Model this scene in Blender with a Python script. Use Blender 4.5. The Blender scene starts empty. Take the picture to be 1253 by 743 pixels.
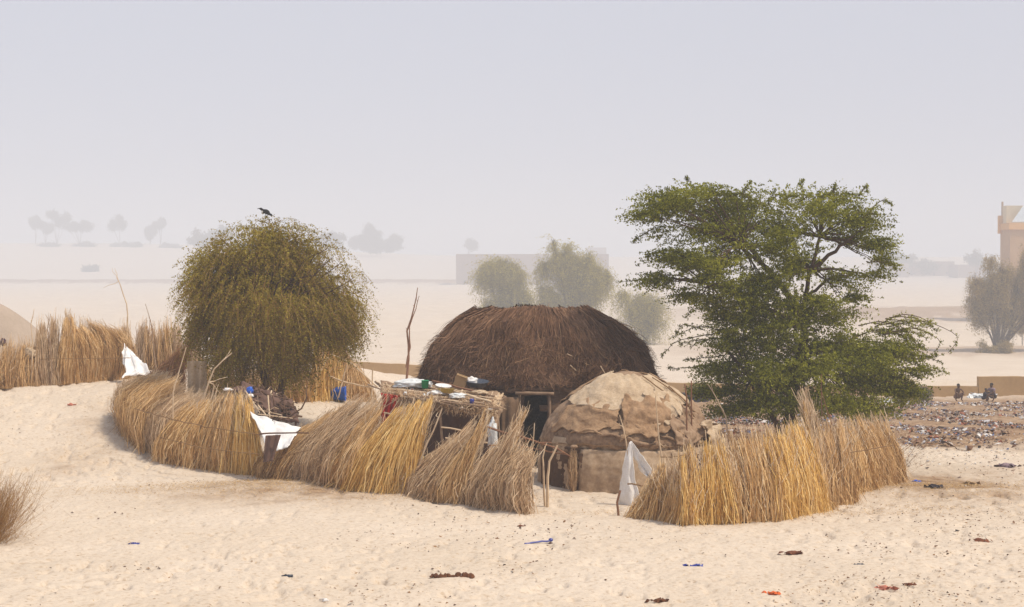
import bpy, math, random
import numpy as np
from mathutils import Vector
random.seed(7)
R = np.random.default_rng(11)
C = bpy.context.scene.collection
sc = bpy.context.scene
rad = math.radians

# ------------------------------------------------------------------ camera, world, sun
CZ = 4.2; PITCH = 1.41; FPX = 2088.0
cam_d = bpy.data.cameras.new('camera'); cam = bpy.data.objects.new('camera', cam_d); C.objects.link(cam)
cam.location = (0, 0, CZ); cam.rotation_euler = (rad(90 - PITCH), 0, 0)
cam_d.lens = 60; cam_d.sensor_width = 36; cam_d.clip_start = 0.1; cam_d.clip_end = 6000
sc.camera = cam
SUN_EL, SUN_AZ = 58.0, 112.0        # azimuth measured clockwise from +Y (the view direction): right, a little towards the camera
w = bpy.data.worlds.new('World'); sc.world = w; w.use_nodes = True
nt = w.node_tree; nt.nodes.clear()
sky = nt.nodes.new('ShaderNodeTexSky'); sky.sky_type = 'NISHITA'; sky.sun_disc = False
sky.sun_elevation = rad(SUN_EL); sky.sun_rotation = rad(SUN_AZ)
sky.air_density = 1.2; sky.dust_density = 8.0; sky.ozone_density = 1.0
flat = nt.nodes.new('ShaderNodeRGB'); flat.outputs[0].default_value = (7.9, 8.3, 9.75, 1)   # the dusty air overhead: an even grey veil
mx = nt.nodes.new('ShaderNodeMix'); mx.data_type = 'RGBA'; mx.inputs[0].default_value = 0.9
bg = nt.nodes.new('ShaderNodeBackground'); bg.inputs[1].default_value = 0.075
ow = nt.nodes.new('ShaderNodeOutputWorld')
nt.links.new(sky.outputs[0], mx.inputs[6]); nt.links.new(flat.outputs[0], mx.inputs[7])
nt.links.new(mx.outputs[2], bg.inputs[0]); nt.links.new(bg.outputs[0], ow.inputs[0])
sd = bpy.data.lights.new('sun', 'SUN'); sd.energy = 3.6; sd.angle = rad(3.0); sd.color = (1.0, 0.91, 0.77)
sun = bpy.data.objects.new('sun', sd); C.objects.link(sun)
sdir = Vector((math.sin(rad(SUN_AZ)) * math.cos(rad(SUN_EL)), math.cos(rad(SUN_AZ)) * math.cos(rad(SUN_EL)), math.sin(rad(SUN_EL))))
sun.rotation_euler = sdir.to_track_quat('Z', 'Y').to_euler(); sun.location = (0, 0, 60)
sc.view_settings.view_transform = 'Standard'; sc.view_settings.look = 'None'
sc.cycles.volume_bounces = 3
sc.view_settings.exposure = 0.1; sc.view_settings.gamma = 1; sc.view_settings.use_curve_mapping = False
HAZE_DENSITY = 0.0016
HAZE_COLOR = (0.75, 0.80, 0.88, 1)

# ------------------------------------------------------------------ noise
def _h(ix, iy, iz, s):
    n = (ix.astype(np.int64) * 374761393 + iy.astype(np.int64) * 668265263 + iz.astype(np.int64) * 2147483647 + s * 1274126177) & 0xffffffff
    n = ((n ^ (n >> 13)) * 1274126177) & 0xffffffff
    return ((n ^ (n >> 16)) & 0xffffff) / float(0xffffff)
def vn(x, y, z=0.0, s=0):
    x = np.asarray(x, float); y = np.asarray(y, float); z = np.zeros_like(x) + z
    ix, iy, iz = np.floor(x), np.floor(y), np.floor(z)
    fx, fy, fz = x - ix, y - iy, z - iz
    fx, fy, fz = [f * f * (3 - 2 * f) for f in (fx, fy, fz)]
    def c(a, b, d): return _h(ix + a, iy + b, iz + d, s)
    v0 = (c(0,0,0) * (1 - fx) + c(1,0,0) * fx) * (1 - fy) + (c(0,1,0) * (1 - fx) + c(1,1,0) * fx) * fy
    v1 = (c(0,0,1) * (1 - fx) + c(1,0,1) * fx) * (1 - fy) + (c(0,1,1) * (1 - fx) + c(1,1,1) * fx) * fy
    return (v0 * (1 - fz) + v1 * fz) * 2 - 1
def fbm(x, y, z=0.0, s=0, o=4):
    a, t = 1.0, 0
    for k in range(o):
        t = t + a * vn(np.asarray(x) * 2**k, np.asarray(y) * 2**k, np.asarray(z) * 2**k, s + k); a *= .5
    return t
def ss(a, b, x):
    t = np.clip((np.asarray(x, float) - a) / (b - a), 0, 1); return t * t * (3 - 2 * t)

# ------------------------------------------------------------------ terrain
def H(x, y):
    x = np.asarray(x, float); y = np.asarray(y, float)
    L = 1.1 * ss(0.5, -6, x) * ss(32.5, 43, y) * (1 - ss(79, 150, y))
    lf = ss(0.5, -6, x); Rr = -1.8 * (ss(35, 74, y) * (1 - lf) + ss(50, 76, y) * lf) - 4.7 * ss(79, 150, y)
    m = 0.42 * np.exp(-((x - 8.5) / 4)**2 - ((y - 68) / 6)**2) + 0.25 * np.exp(-((x - 19) / 9)**2 - ((y - 64) / 7)**2)
    far = 0.0 * y
    side = ss(0.02, -0.25, x / np.maximum(np.abs(y), 1))
    far = far + (24.5 * side + 14.0 * (1 - side)) * ss(900, 1290, y) - 30 * ss(1340, 2200, y)
    band = 1.6 * np.exp(-((y - 330 - 0.10 * x) / 26)**2) * ss(10, 60, x) + 0.7 * np.exp(-((y - 205 + .1 * x) / 9)**2) * ss(5, 30, x)
    band = band + 1.6 * np.exp(-((y - 860) / 40)**2) * ss(10, -10, x)
    und = 0.06 * fbm(x * .16, y * .16, 0, 3, 3) * ss(6, 20, y) * (1 + 4 * ss(150, 300, y))
    near = 0.10 * np.exp(-((x - 7.6) / 1.6)**2 - ((y - 31.2) / .8)**2) + 0.10 * np.exp(-((x + 4) / 3)**2 - ((y - 31.4) / .9)**2)
    return L + Rr + m + far + band + und + near
def ray(px, py):
    a = rad(PITCH); u = (px - 626.5) / FPX; v = -(py - 371.5) / FPX
    d = np.array([u, math.cos(a) + v * math.sin(a), -math.sin(a) + v * math.cos(a)])
    return d / d[1]
def at(px, py, Y):
    d = ray(px, py); return np.array([0, 0, CZ]) + d * Y
def G(px, py):
    d = ray(px, py); ys = np.linspace(12, 900, 9000) ** 1.0
    ys = 12 * (75.0) ** np.linspace(0, 1, 12000)
    z = CZ + d[2] * ys; h = H(d[0] * ys, ys); k = np.argmax(z <= h)
    Y = ys[k] if z[k] <= h[k] else 100.0
    return np.array([d[0] * Y, Y, float(H(d[0] * Y, Y))])
def gnd(x, y): return np.array([x, y, float(H(x, y))])

# ------------------------------------------------------------------ mesh building
class Geo:
    def __init__(s): s.v = []; s.f = []; s.m = []; s.n = 0
    def add(s, v, f, m=0):
        v = np.asarray(v, float).reshape(-1, 3); f = np.asarray(f, int).reshape(-1, 4)
        s.v.append(v); s.f.append(f + s.n); s.m.append(np.full(len(f), m)); s.n += len(v); return s
    def ribbons(s, P, W, side, m=0):
        N, K = P.shape[:2]
        if side.ndim == 2: side = side[:, None, :]
        A = P - side * W[..., None]; B = P + side * W[..., None]
        v = np.stack([A, B], 2).reshape(-1, 3)
        b = (np.arange(N)[:, None] * K + np.arange(K - 1)[None]) * 2
        f = np.stack([b, b + 1, b + 3, b + 2], -1).reshape(-1, 4)
        return s.add(v, f, m)
    def tube(s, pts, r, n=6, m=0):
        pts = np.asarray(pts, float); K = len(pts); r = np.broadcast_to(np.asarray(r, float), (K,)).copy()
        t = np.gradient(pts, axis=0); t /= np.linalg.norm(t, axis=1)[:, None] + 1e-9
        up = np.array([0, 0, 1.0]) if abs(t[:, 2]).mean() < .8 else np.array([1.0, 0.1, 0])
        a = np.cross(t, up); a /= np.linalg.norm(a, axis=1)[:, None] + 1e-9; b = np.cross(a, t)
        pts = np.vstack([pts[:1], pts, pts[-1:]]); r = np.concatenate([[1e-4], r, [1e-4]])
        a = np.vstack([a[:1], a, a[-1:]]); b = np.vstack([b[:1], b, b[-1:]])
        th = np.linspace(0, 2 * np.pi, n, endpoint=False)
        v = pts[:, None] + r[:, None, None] * (np.cos(th)[None, :, None] * a[:, None] + np.sin(th)[None, :, None] * b[:, None])
        return s.grid(v, True, m)
    def grid(s, v, closed=False, m=0, mask=None):
        K, n = v.shape[:2]; i = np.arange(K - 1)[:, None]; j = np.arange(n if closed else n - 1)[None]
        j2 = (j + 1) % n
        f = np.stack([i * n + j, i * n + j2, (i + 1) * n + j2, (i + 1) * n + j], -1)
        if mask is not None: f = f[mask]
        return s.add(v.reshape(-1, 3), f.reshape(-1, 4), m)
    def lathe(s, prof, c=(0,0,0), n=14, m=0, sx=1, sy=1, M=None):
        prof = np.asarray(prof, float); th = np.linspace(0, 2*np.pi, n, endpoint=False)
        v = np.stack([prof[:, 0, None] * np.cos(th) * sx, prof[:, 0, None] * np.sin(th) * sy, np.repeat(prof[:, 1, None], n, 1)], -1)
        if M is not None: v = v @ np.asarray(M).T
        return s.grid(v + np.asarray(c), True, m)
    def ball(s, c, r, n=10, m=0, M=None):
        r = np.broadcast_to(np.asarray(r, float), (3,)); a = np.linspace(-np.pi / 2, np.pi / 2, n // 2 + 2)
        th = np.linspace(0, 2*np.pi, n, endpoint=False)
        v = np.stack([np.cos(a)[:, None] * np.cos(th) * r[0], np.cos(a)[:, None] * np.sin(th) * r[1], np.repeat(np.sin(a)[:, None], n, 1) * r[2]], -1)
        if M is not None: v = v @ np.asarray(M).T
        return s.grid(v + np.asarray(c), True, m)
    def box(s, c, d, rz=0, m=0, M=None):
        x, y, z = [k / 2 for k in d]
        v = np.array([[-x,-y,-z],[x,-y,-z],[x,y,-z],[-x,y,-z],[-x,-y,z],[x,-y,z],[x,y,z],[-x,y,z]])
        if M is not None: v = v @ np.asarray(M).T
        cc, sn = math.cos(rz), math.sin(rz); v = v @ np.array([[cc, sn, 0], [-sn, cc, 0], [0, 0, 1]])
        return s.add(v + np.asarray(c), [[0,3,2,1],[4,5,6,7],[0,1,5,4],[1,2,6,5],[2,3,7,6],[3,0,4,7]], m)
    def build(s, name, mats, parent=None, smooth=False, solid=0):
        v = np.vstack(s.v); f = np.vstack(s.f); mi = np.concatenate(s.m)
        q = parent
        while q is not None: v = v - np.array(q.location); q = q.parent      # parts and sub-parts sit at their thing's base
        me = bpy.data.meshes.new(name)
        me.vertices.add(len(v)); me.vertices.foreach_set('co', v.ravel())
        me.loops.add(len(f) * 4); me.loops.foreach_set('vertex_index', f.ravel().astype(np.int32))
        me.polygons.add(len(f)); me.polygons.foreach_set('loop_start', (np.arange(len(f)) * 4).astype(np.int32))
        if not isinstance(mats, (list, tuple)): mats = [mats]
        for k in mats: me.materials.append(k)
        me.polygons.foreach_set('material_index', mi.astype(np.int32))
        me.polygons.foreach_set('use_smooth', np.full(len(f), smooth))
        me.update(calc_edges=True); me.validate()
        o = bpy.data.objects.new(name, me); C.objects.link(o)
        if parent is not None: o.parent = parent
        if solid:
            q = o.modifiers.new('thickness', 'SOLIDIFY'); q.thickness = solid; q.offset = 0
        return o
def thing(name, label, cat, loc=(0,0,0), group=None):
    o = bpy.data.objects.new(name, None); C.objects.link(o); o.location = [float(k) for k in loc]
    o.empty_display_size = .2
    o['label'] = label; o['category'] = cat
    if group: o['group'] = group
    return o
def tag(o, label, cat, group=None):
    o['label'] = label; o['category'] = cat
    if group: o['group'] = group
    return o
def recenter(o):
    """put a single-mesh thing's origin at its base"""
    me = o.data; n = len(me.vertices); v = np.empty(n * 3); me.vertices.foreach_get('co', v); v = v.reshape(-1, 3)
    c = np.array([v[:, 0].mean(), v[:, 1].mean(), v[:, 2].min()]); me.vertices.foreach_set('co', (v - c).ravel()); me.update()
    o.location = c; return o

# ------------------------------------------------------------------ materials
def mat(name, cols, rough=.85, scale=3.0, noise=.5, bump=0.0, bscale=40, trans=0.0, spec=.2, wave=None, island=True, stops=None, const=False):
    m = bpy.data.materials.new(name); m.use_nodes = True; n = m.node_tree; n.nodes.clear(); lk = n.links.new
    out = n.nodes.new('ShaderNodeOutputMaterial'); p = n.nodes.new('ShaderNodeBsdfPrincipled')
    p.inputs['Roughness'].default_value = rough; p.inputs['Specular IOR Level'].default_value = spec
    tc = n.nodes.new('ShaderNodeTexCoord')
    no = n.nodes.new('ShaderNodeTexNoise'); no.inputs['Scale'].default_value = scale; no.inputs['Detail'].default_value = 5
    lk(tc.outputs['Object'], no.inputs['Vector'])
    ramp = n.nodes.new('ShaderNodeValToRGB')
    e = ramp.color_ramp.elements
    while len(e) < len(cols): e.new(.5)
    for i, c in enumerate(cols):
        e[i].position = stops[i] if stops else (i / max(1, len(cols) - 1) if not const else i / len(cols)); e[i].color = (*c, 1)
    if const: ramp.color_ramp.interpolation = 'CONSTANT'
    mr = n.nodes.new('ShaderNodeMapRange'); mr.inputs[1].default_value = .3; mr.inputs[2].default_value = .7
    lk(no.outputs[0], mr.inputs[0])
    fac = mr.outputs[0]
    if not island:
        nf = n.nodes.new('ShaderNodeTexNoise'); nf.inputs['Scale'].default_value = scale * 7; nf.inputs['Detail'].default_value = 8; nf.inputs['Roughness'].default_value = .7
        lk(tc.outputs['Object'], nf.inputs['Vector']); mf = n.nodes.new('ShaderNodeMapRange'); mf.inputs[1].default_value = .35; mf.inputs[2].default_value = .65
        lk(nf.outputs[0], mf.inputs[0]); mk = n.nodes.new('ShaderNodeMix'); mk.inputs[0].default_value = .5
        lk(fac, mk.inputs[2]); lk(mf.outputs[0], mk.inputs[3]); fac = mk.outputs[0]
    if island:
        ge = n.nodes.new('ShaderNodeNewGeometry'); ml = n.nodes.new('ShaderNodeMix'); ml.inputs[0].default_value = noise
        lk(ge.outputs['Random Per Island'], ml.inputs[2]); lk(fac, ml.inputs[3]); fac = ml.outputs[0]
    lk(fac, ramp.inputs[0]); lk(ramp.outputs[0], p.inputs['Base Color'])
    if bump:
        b = n.nodes.new('ShaderNodeBump'); b.inputs['Strength'].default_value = bump; b.inputs['Distance'].default_value = .02
        if wave:
            wv = n.nodes.new('ShaderNodeTexWave'); wv.bands_direction = wave; wv.inputs['Scale'].default_value = bscale
            wv.inputs['Distortion'].default_value = 3; wv.inputs['Detail'].default_value = 3
            lk(tc.outputs['Object'], wv.inputs['Vector']); lk(wv.outputs[1], b.inputs['Height'])
        else:
            n2 = n.nodes.new('ShaderNodeTexNoise'); n2.inputs['Scale'].default_value = bscale; n2.inputs['Detail'].default_value = 6
            lk(tc.outputs['Object'], n2.inputs['Vector']); lk(n2.outputs[0], b.inputs['Height'])
        lk(b.outputs[0], p.inputs['Normal'])
    if trans:
        t = n.nodes.new('ShaderNodeBsdfTranslucent'); ms = n.nodes.new('ShaderNodeMixShader'); ms.inputs[0].default_value = trans
        lk(ramp.outputs[0], t.inputs[0]); lk(p.outputs[0], ms.inputs[1]); lk(t.outputs[0], ms.inputs[2]); lk(ms.outputs[0], out.inputs[0])
    else: lk(p.outputs[0], out.inputs[0])
    return m
M = {}
M['gold'] = mat('gold_straw', [(.17,.075,.02), (.52,.295,.105), (.80,.54,.25), (.93,.76,.48)], noise=.18, scale=1.5, trans=.2)
M['bright'] = mat('bright_straw', [(.24,.11,.02), (.66,.39,.105), (.87,.59,.21), (.95,.77,.41)], noise=.15, scale=1.5, trans=.2)
M['amber'] = mat('amber_straw', [(.12,.05,.016), (.44,.25,.095), (.72,.47,.215), (.90,.69,.42)], noise=.2, scale=1.8, trans=.2)
M['grey'] = mat('weathered_straw', [(.13,.065,.032), (.40,.25,.13), (.62,.43,.255), (.84,.66,.45)], noise=.2, scale=2, trans=.15)
M['brown'] = mat('brown_straw', [(.06,.022,.007), (.20,.09,.03), (.34,.17,.065)], noise=.4, scale=2, trans=.1)
M['thatch'] = mat('dark_thatch', [(.030,.012,.006), (.105,.050,.025), (.20,.105,.057), (.34,.20,.115)], noise=.55, scale=.9)
M['thatchlite'] = mat('pale_thatch_wisp', [(.22,.12,.06), (.42,.26,.14)], noise=.3)
M['thatchbase'] = mat('thatch_underlayer', [(.035,.019,.012), (.085,.048,.029)], noise=.8, bump=.8, bscale=25, island=False)
M['mudmat'] = mat('brown_hut_mat', [(.075,.04,.022), (.14,.08,.045), (.20,.12,.07)], scale=4, bump=.6, bscale=18, island=False)
M['doormat'] = mat('tan_door_mat', [(.16,.095,.055), (.25,.155,.09)], scale=5, bump=.5, bscale=30, wave='Z', island=False)
M['hide'] = mat('tan_dome_hide', [(.15,.088,.05), (.28,.18,.11), (.42,.29,.19)], scale=2.2, bump=1.0, bscale=12, island=False, stops=[.1,.5,1])
M['palehide'] = mat('pale_hide_patch', [(.33,.23,.145), (.47,.35,.23), (.58,.46,.33)], scale=3, bump=.9, bscale=14, island=False)
M['midhide'] = mat('tan_hide_patch', [(.20,.115,.06), (.33,.205,.115), (.42,.28,.165)], scale=4, bump=.9, bscale=14, island=False)
M['wallmat'] = mat('woven_wall_mat', [(.26,.165,.10), (.44,.31,.20), (.60,.46,.32)], scale=1.6, bump=.35, bscale=38, wave='Z', island=False)
M['shademat'] = mat('shade_brown_mat', [(.075,.036,.018), (.15,.08,.04)], scale=2.5, bump=.6, bscale=16, wave='Z', island=False)  # brown darkened for the shade on the small hut's left wall
M['wood'] = mat('grey_brown_branch', [(.15,.09,.055), (.30,.20,.13), (.42,.31,.21)], scale=6, noise=.5)
M['palewood'] = mat('bleached_branch', [(.38,.25,.14), (.58,.43,.28), (.68,.55,.40)], scale=6, noise=.5)
M['darkwood'] = mat('dark_branch', [(.05,.028,.018), (.12,.065,.04), (.17,.10,.06)], scale=6, noise=.5)
M['redwood'] = mat('reddish_branch', [(.16,.075,.04), (.30,.155,.09)], scale=8, noise=.5)
M['rope'] = mat('brown_rope', [(.15,.08,.035), (.27,.16,.075)], noise=.5)
M['bark'] = mat('tree_bark', [(.06,.035,.022), (.13,.08,.05)], scale=8, bump=.6, island=False)
M['leafL'] = mat('olive_leaf', [(.07,.045,.004), (.21,.155,.012), (.38,.30,.03), (.55,.46,.09)], scale=1.1, noise=.5, trans=.4, rough=.6)
M['leafR'] = mat('green_leaf', [(.03,.03,.003), (.14,.145,.008), (.30,.30,.02), (.52,.49,.07)], scale=.9, noise=.5, trans=.4, rough=.6)
M['leafF'] = mat('haze_pale_leaf', [(.24,.19,.03), (.42,.35,.06), (.58,.50,.13)], scale=.6, noise=.4, trans=.25)  # leaf colour paled to add to the haze fade
M['leafO'] = mat('haze_pale_olive_leaf', [(.24,.16,.05), (.38,.27,.09), (.5,.38,.15)], scale=.6, noise=.4, trans=.25)  # paled likewise, part of the haze is in the colour
M['leafX'] = mat('distant_leaf', [(.13,.12,.08), (.20,.185,.12)], scale=.3, noise=.4)  # lightened so far crowns fade as if in thicker haze
M['dry'] = mat('dry_twig', [(.17,.08,.025), (.34,.18,.06), (.5,.32,.13)], noise=.3)
M['white'] = mat('white_cloth', [(.66,.62,.57), (.84,.83,.83)], scale=5, bump=.5, bscale=8, island=False)
M['plastic'] = mat('white_plastic_sheet', [(.55,.57,.56), (.78,.79,.79)], scale=9, bump=.8, bscale=20, rough=.35, spec=.5, island=False)
M['green'] = mat('green_plastic', [(.01,.24,.10), (.02,.32,.14)], rough=.4, spec=.5, island=False)
M['blue'] = mat('blue_plastic', [(.012,.09,.50), (.02,.13,.60)], rough=.4, spec=.5, island=False)
M['dkblue'] = mat('deep_blue_plastic', [(.02,.03,.22), (.03,.05,.32)], rough=.4, spec=.5, island=False)
M['slate'] = mat('slate_grey_enamel', [(.035,.045,.065), (.06,.07,.095)], rough=.4, spec=.5, island=False)
M['yellow'] = mat('yellow_plastic', [(.42,.28,.04), (.52,.36,.08)], rough=.5, spec=.4, island=False)
M['card'] = mat('brown_cardboard', [(.34,.22,.11), (.42,.28,.15)], scale=8, bump=.2, island=False)
M['red'] = mat('red_cloth', [(.32,.015,.012), (.50,.03,.02)], scale=6, bump=.5, bscale=20, island=False)
M['leather'] = mat('brown_leather', [(.10,.055,.04), (.17,.10,.075)], scale=6, bump=.4, bscale=12, island=False)
M['purple'] = mat('dark_purple_cloth', [(.03,.012,.03), (.06,.025,.05)], scale=9, island=False)
M['tent'] = mat('pale_brown_canvas', [(.32,.25,.19), (.42,.33,.26)], scale=2, bump=.4, bscale=6, island=False)
M['mud'] = mat('ochre_mud_brick', [(.36,.23,.11), (.44,.29,.145)], scale=.8, bump=.5, bscale=5, island=False)
M['farmud'] = mat('brown_mud_brick', [(.26,.18,.13), (.32,.22,.16)], scale=.3, bump=.4, bscale=2, island=False)
M['ochre'] = mat('ochre_render', [(.60,.33,.12), (.68,.40,.16)], scale=.7, bump=.3, island=False)
M['cream'] = mat('cream_render', [(.60,.50,.33), (.68,.58,.42)], scale=.7, island=False)
M['bwall'] = mat('brown_building_render', [(.42,.25,.12), (.50,.32,.17)], scale=.7, bump=.3, island=False)
M['tin'] = mat('corrugated_tin', [(.42,.47,.52), (.58,.62,.66)], scale=.5, bump=.8, bscale=2.5, wave='X', rough=.5, spec=.5, island=False)
M['dark'] = mat('dark_void', [(.015,.012,.01), (.02,.016,.013)], island=False)
M['skin'] = mat('dark_brown_skin', [(.10,.05,.03), (.14,.075,.045)], rough=.6, island=False)
M['hair'] = mat('black_hair', [(.012,.01,.01), (.02,.016,.015)], island=False)
M['brownshirt'] = mat('dusty_brown_cloth', [(.20,.12,.08), (.26,.16,.11)], island=False, bump=.3)
M['lilac'] = mat('dusty_lilac_cloth', [(.20,.14,.16), (.30,.22,.24)], island=False, bump=.3)
M['darkcloth'] = mat('charcoal_cloth', [(.03,.025,.03), (.05,.04,.045)], island=False, bump=.3)
M['feather'] = mat('black_feather', [(.012,.012,.014), (.03,.03,.033)], island=False)
M['wfeather'] = mat('white_feather', [(.55,.53,.50), (.65,.63,.60)], island=False)
M['trash'] = mat('mixed_litter', [(.04,.03,.028), (.16,.085,.05), (.60,.57,.54), (.23,.14,.09), (.52,.50,.51), (.09,.06,.05), (.30,.21,.15), (.30,.22,.17), (.12,.15,.26), (.32,.20,.13), (.33,.13,.08), (.66,.62,.58), (.19,.13,.10)], noise=0.0, const=True)
M['debris'] = mat('brown_debris', [(.055,.025,.013), (.16,.075,.035), (.30,.17,.08), (.10,.05,.03)], noise=0.0, const=True)
M['chaff'] = mat('straw_chaff', [(.30,.17,.06), (.50,.32,.14), (.62,.45,.24)], noise=.2)
M['dung'] = mat('rusty_dung', [(.08,.03,.015), (.19,.075,.03)], bump=.5, island=False)
M['orange'] = mat('orange_scrap', [(.55,.10,.02), (.7,.16,.04)], island=False)
M['rust'] = mat('rusty_brown_rag', [(.12,.04,.02), (.24,.09,.045)], island=False, bump=.5)
M['pinkish'] = mat('pink_red_scrap', [(.42,.14,.09), (.55,.22,.15)], island=False)

# ------------------------------------------------------------------ ground
def build_ground():
    az = np.concatenate([np.linspace(-180, -23, 50, endpoint=False), np.linspace(-23, 23, 760), np.linspace(23, 180, 51)[1:-1]])
    rr = np.concatenate([np.linspace(.0, 14, 30, endpoint=False), 14 * (60 / 14) ** np.linspace(0, 1, 560, endpoint=False),
                         60 * (3500 / 60) ** np.linspace(0, 1, 330)])
    a, r = np.meshgrid(np.radians(az), rr); x = r * np.sin(a); y = r * np.cos(a)
    z = H(x, y)
    # trampled sand: footprints, hoof pits and soft mounds
    k = ss(10, 16, r) * (1 - ss(60, 110, r)) * (np.abs(a) < .45)
    f1 = fbm(x * 1.6, y * 1.6, 0, 21, 3) * .022
    pit = fbm(x * 5.2, y * 4.2, 0, 31, 2); pit = -np.clip(pit - .25, 0, 1) * .10
    f2 = vn(x * 9, y * 7, 0, 41) * .008
    calm = .3 + .9 * ss(-.5, .6, fbm(x * .22, y * .3, 0, 71, 3)); pit = pit * calm; f1 = f1 * (.6 + .4 * calm)
    z = z + k * (f1 + pit + f2)
    g = Geo(); g.grid(np.stack([x, y, z], -1), True)
    o = g.build('sand_ground', None, smooth=True); o['kind'] = 'structure'
    soil_and_shade = np.zeros_like(x)
    u = x / np.maximum(y, 1) * FPX + 626.5
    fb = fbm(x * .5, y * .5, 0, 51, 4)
    tr = ss(37.5, 42, y + fb * 1.5) * (1 - ss(72, 78, y)) * ss(3.0, 6.0, x + fb) 
    soil_and_shade = np.maximum(soil_and_shade, tr * (.95 + .3 * fb))
    soil_and_shade = np.maximum(soil_and_shade, .8 * ss(410, 370, y + fb * 14) * ss(285, 320, y + fb * 14) * ss(10, 60, x))  # dune shadow painted as a dark band across the right
    soil_and_shade = np.maximum(soil_and_shade, .6 * ss(212, 204, y + fb * 3) * ss(186, 196, y + fb * 3) * ss(12, 30, x))  # nearer, narrower band of the same painted shadow
    soil_and_shade = np.maximum(soil_and_shade, .95 * ss(930, 890, y + fb * 14) * ss(800, 830, y + fb * 14) * ss(30, -10, x))
    # chaffy, trampled earth beside the fences; left fence's ground shadow painted in too
    for cx, cy, sx, sy, am in ((-4.0, 30.7, 1.9, 1.3, .95), (8.2, 31.9, 1.3, 1.9, 1.15), (9.6,33.5,1.6,1.6,.6), (-8.9, 38.6, 1.0, 2.2, .45), (3.2, 31.0, 3.0, .5, .35), (9.5, 30.0, 2.5, 2.2, .3), (-9.0, 34.5, .7, 1.6, .4), (-.5, 30.4, 1.5, .3, .4)):
        soil_and_shade = np.maximum(soil_and_shade, am * np.exp(-((x - cx) / sx)**2 - ((y - cy) / sy)**2) * (.75 + .5 * fbm(x * 2, y * 3, 0, 61, 3)))
    soil_and_shade = np.clip(soil_and_shade, 0, 1)
    at_ = o.data.attributes.new('soil_and_shade', 'FLOAT', 'POINT'); at_.data.foreach_set('value', soil_and_shade.ravel())
    m = bpy.data.materials.new('pale_sand'); m.use_nodes = True; n = m.node_tree; lk = n.links.new
    p = n.nodes['Principled BSDF']; p.inputs['Roughness'].default_value = .95; p.inputs['Specular IOR Level'].default_value = .1
    tc = n.nodes.new('ShaderNodeTexCoord')
    def noise(sv, det=5):
        q = n.nodes.new('ShaderNodeTexNoise'); q.inputs['Scale'].default_value = sv; q.inputs['Detail'].default_value = det
        lk(tc.outputs['Object'], q.inputs['Vector']); return q.outputs[0]
    def ramp(src, stops):
        q = n.nodes.new('ShaderNodeValToRGB'); e = q.color_ramp.elements
        while len(e) < len(stops): e.new(.5)
        for i, (ps, c) in enumerate(stops): e[i].position = ps; e[i].color = (*c, 1)
        lk(src, q.inputs[0]); return q.outputs[0]
    def mix(f, a_, b_):
        q = n.nodes.new('ShaderNodeMix'); q.data_type = 'RGBA'
        if isinstance(f, float): q.inputs[0].default_value = f
        else: lk(f, q.inputs[0])
        for k_, s_ in ((6, a_), (7, b_)):
            if isinstance(s_, tuple): q.inputs[k_].default_value = (*s_, 1)
            else: lk(s_, q.inputs[k_])
        return q.outputs[2]
    sand = ramp(noise(.35), [(.3, (.52,.425,.33)), (.5, (.585,.485,.385)), (.7, (.635,.54,.445))])
    grains = ramp(noise(14, 6), [(.34, (.42,.30,.19)), (.44, (.58,.475,.365)), (.62, (.62,.52,.41))])
    col = mix(.55, sand, grains)
    # flecks of bark, chaff and droppings on the sand
    vo = n.nodes.new('ShaderNodeTexVoronoi'); vo.inputs['Scale'].default_value = 5.5; lk(tc.outputs['Object'], vo.inputs['Vector'])
    fl = ramp(vo.outputs['Distance'], [(.0, (1,1,1)), (.09, (1,1,1)), (.13, (0,0,0))])
    gate = ramp(noise(1.3, 2), [(.42, (0,0,0)), (.52, (1,1,1))])
    mm = n.nodes.new('ShaderNodeMath'); mm.operation = 'MULTIPLY'; lk(fl, mm.inputs[0]); lk(gate, mm.inputs[1])
    m2 = n.nodes.new('ShaderNodeMath'); m2.operation = 'MULTIPLY'; lk(mm.outputs[0], m2.inputs[0]); m2.inputs[1].default_value = .8
    col = mix(m2.outputs[0], col, (.25,.15,.08))
    so = n.nodes.new('ShaderNodeAttribute'); so.attribute_name = 'soil_and_shade'
    dirt_and_shade = ramp(noise(3.5, 6), [(.3, (.20,.115,.06)), (.55, (.33,.215,.13)), (.75, (.47,.34,.22))])
    col = mix(so.outputs['Fac'], col, dirt_and_shade)
    lk(col, p.inputs['Base Color'])
    b = n.nodes.new('ShaderNodeBump'); b.inputs['Strength'].default_value = .8; b.inputs['Distance'].default_value = .03
    lk(noise(16, 4), b.inputs['Height']); lk(b.outputs[0], p.inputs['Normal'])
    o.data.materials.clear(); o.data.materials.append(m)
build_ground()

# the dusty air
g = Geo(); g.box((0, 1100, 14.0), (3800, 4400, 100)); hz = g.build('haze', None); hz['kind'] = 'stuff'
hm = bpy.data.materials.new('dusty_air'); hm.use_nodes = True; n = hm.node_tree; n.nodes.clear()
pv = n.nodes.new('ShaderNodeVolumePrincipled'); pv.inputs['Color'].default_value = HAZE_COLOR
pv.inputs['Density'].default_value = HAZE_DENSITY; pv.inputs['Anisotropy'].default_value = 0.0
oo = n.nodes.new('ShaderNodeOutputMaterial'); n.links.new(pv.outputs[0], oo.inputs['Volume'])
hz.data.materials.clear(); hz.data.materials.append(hm)

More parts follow.
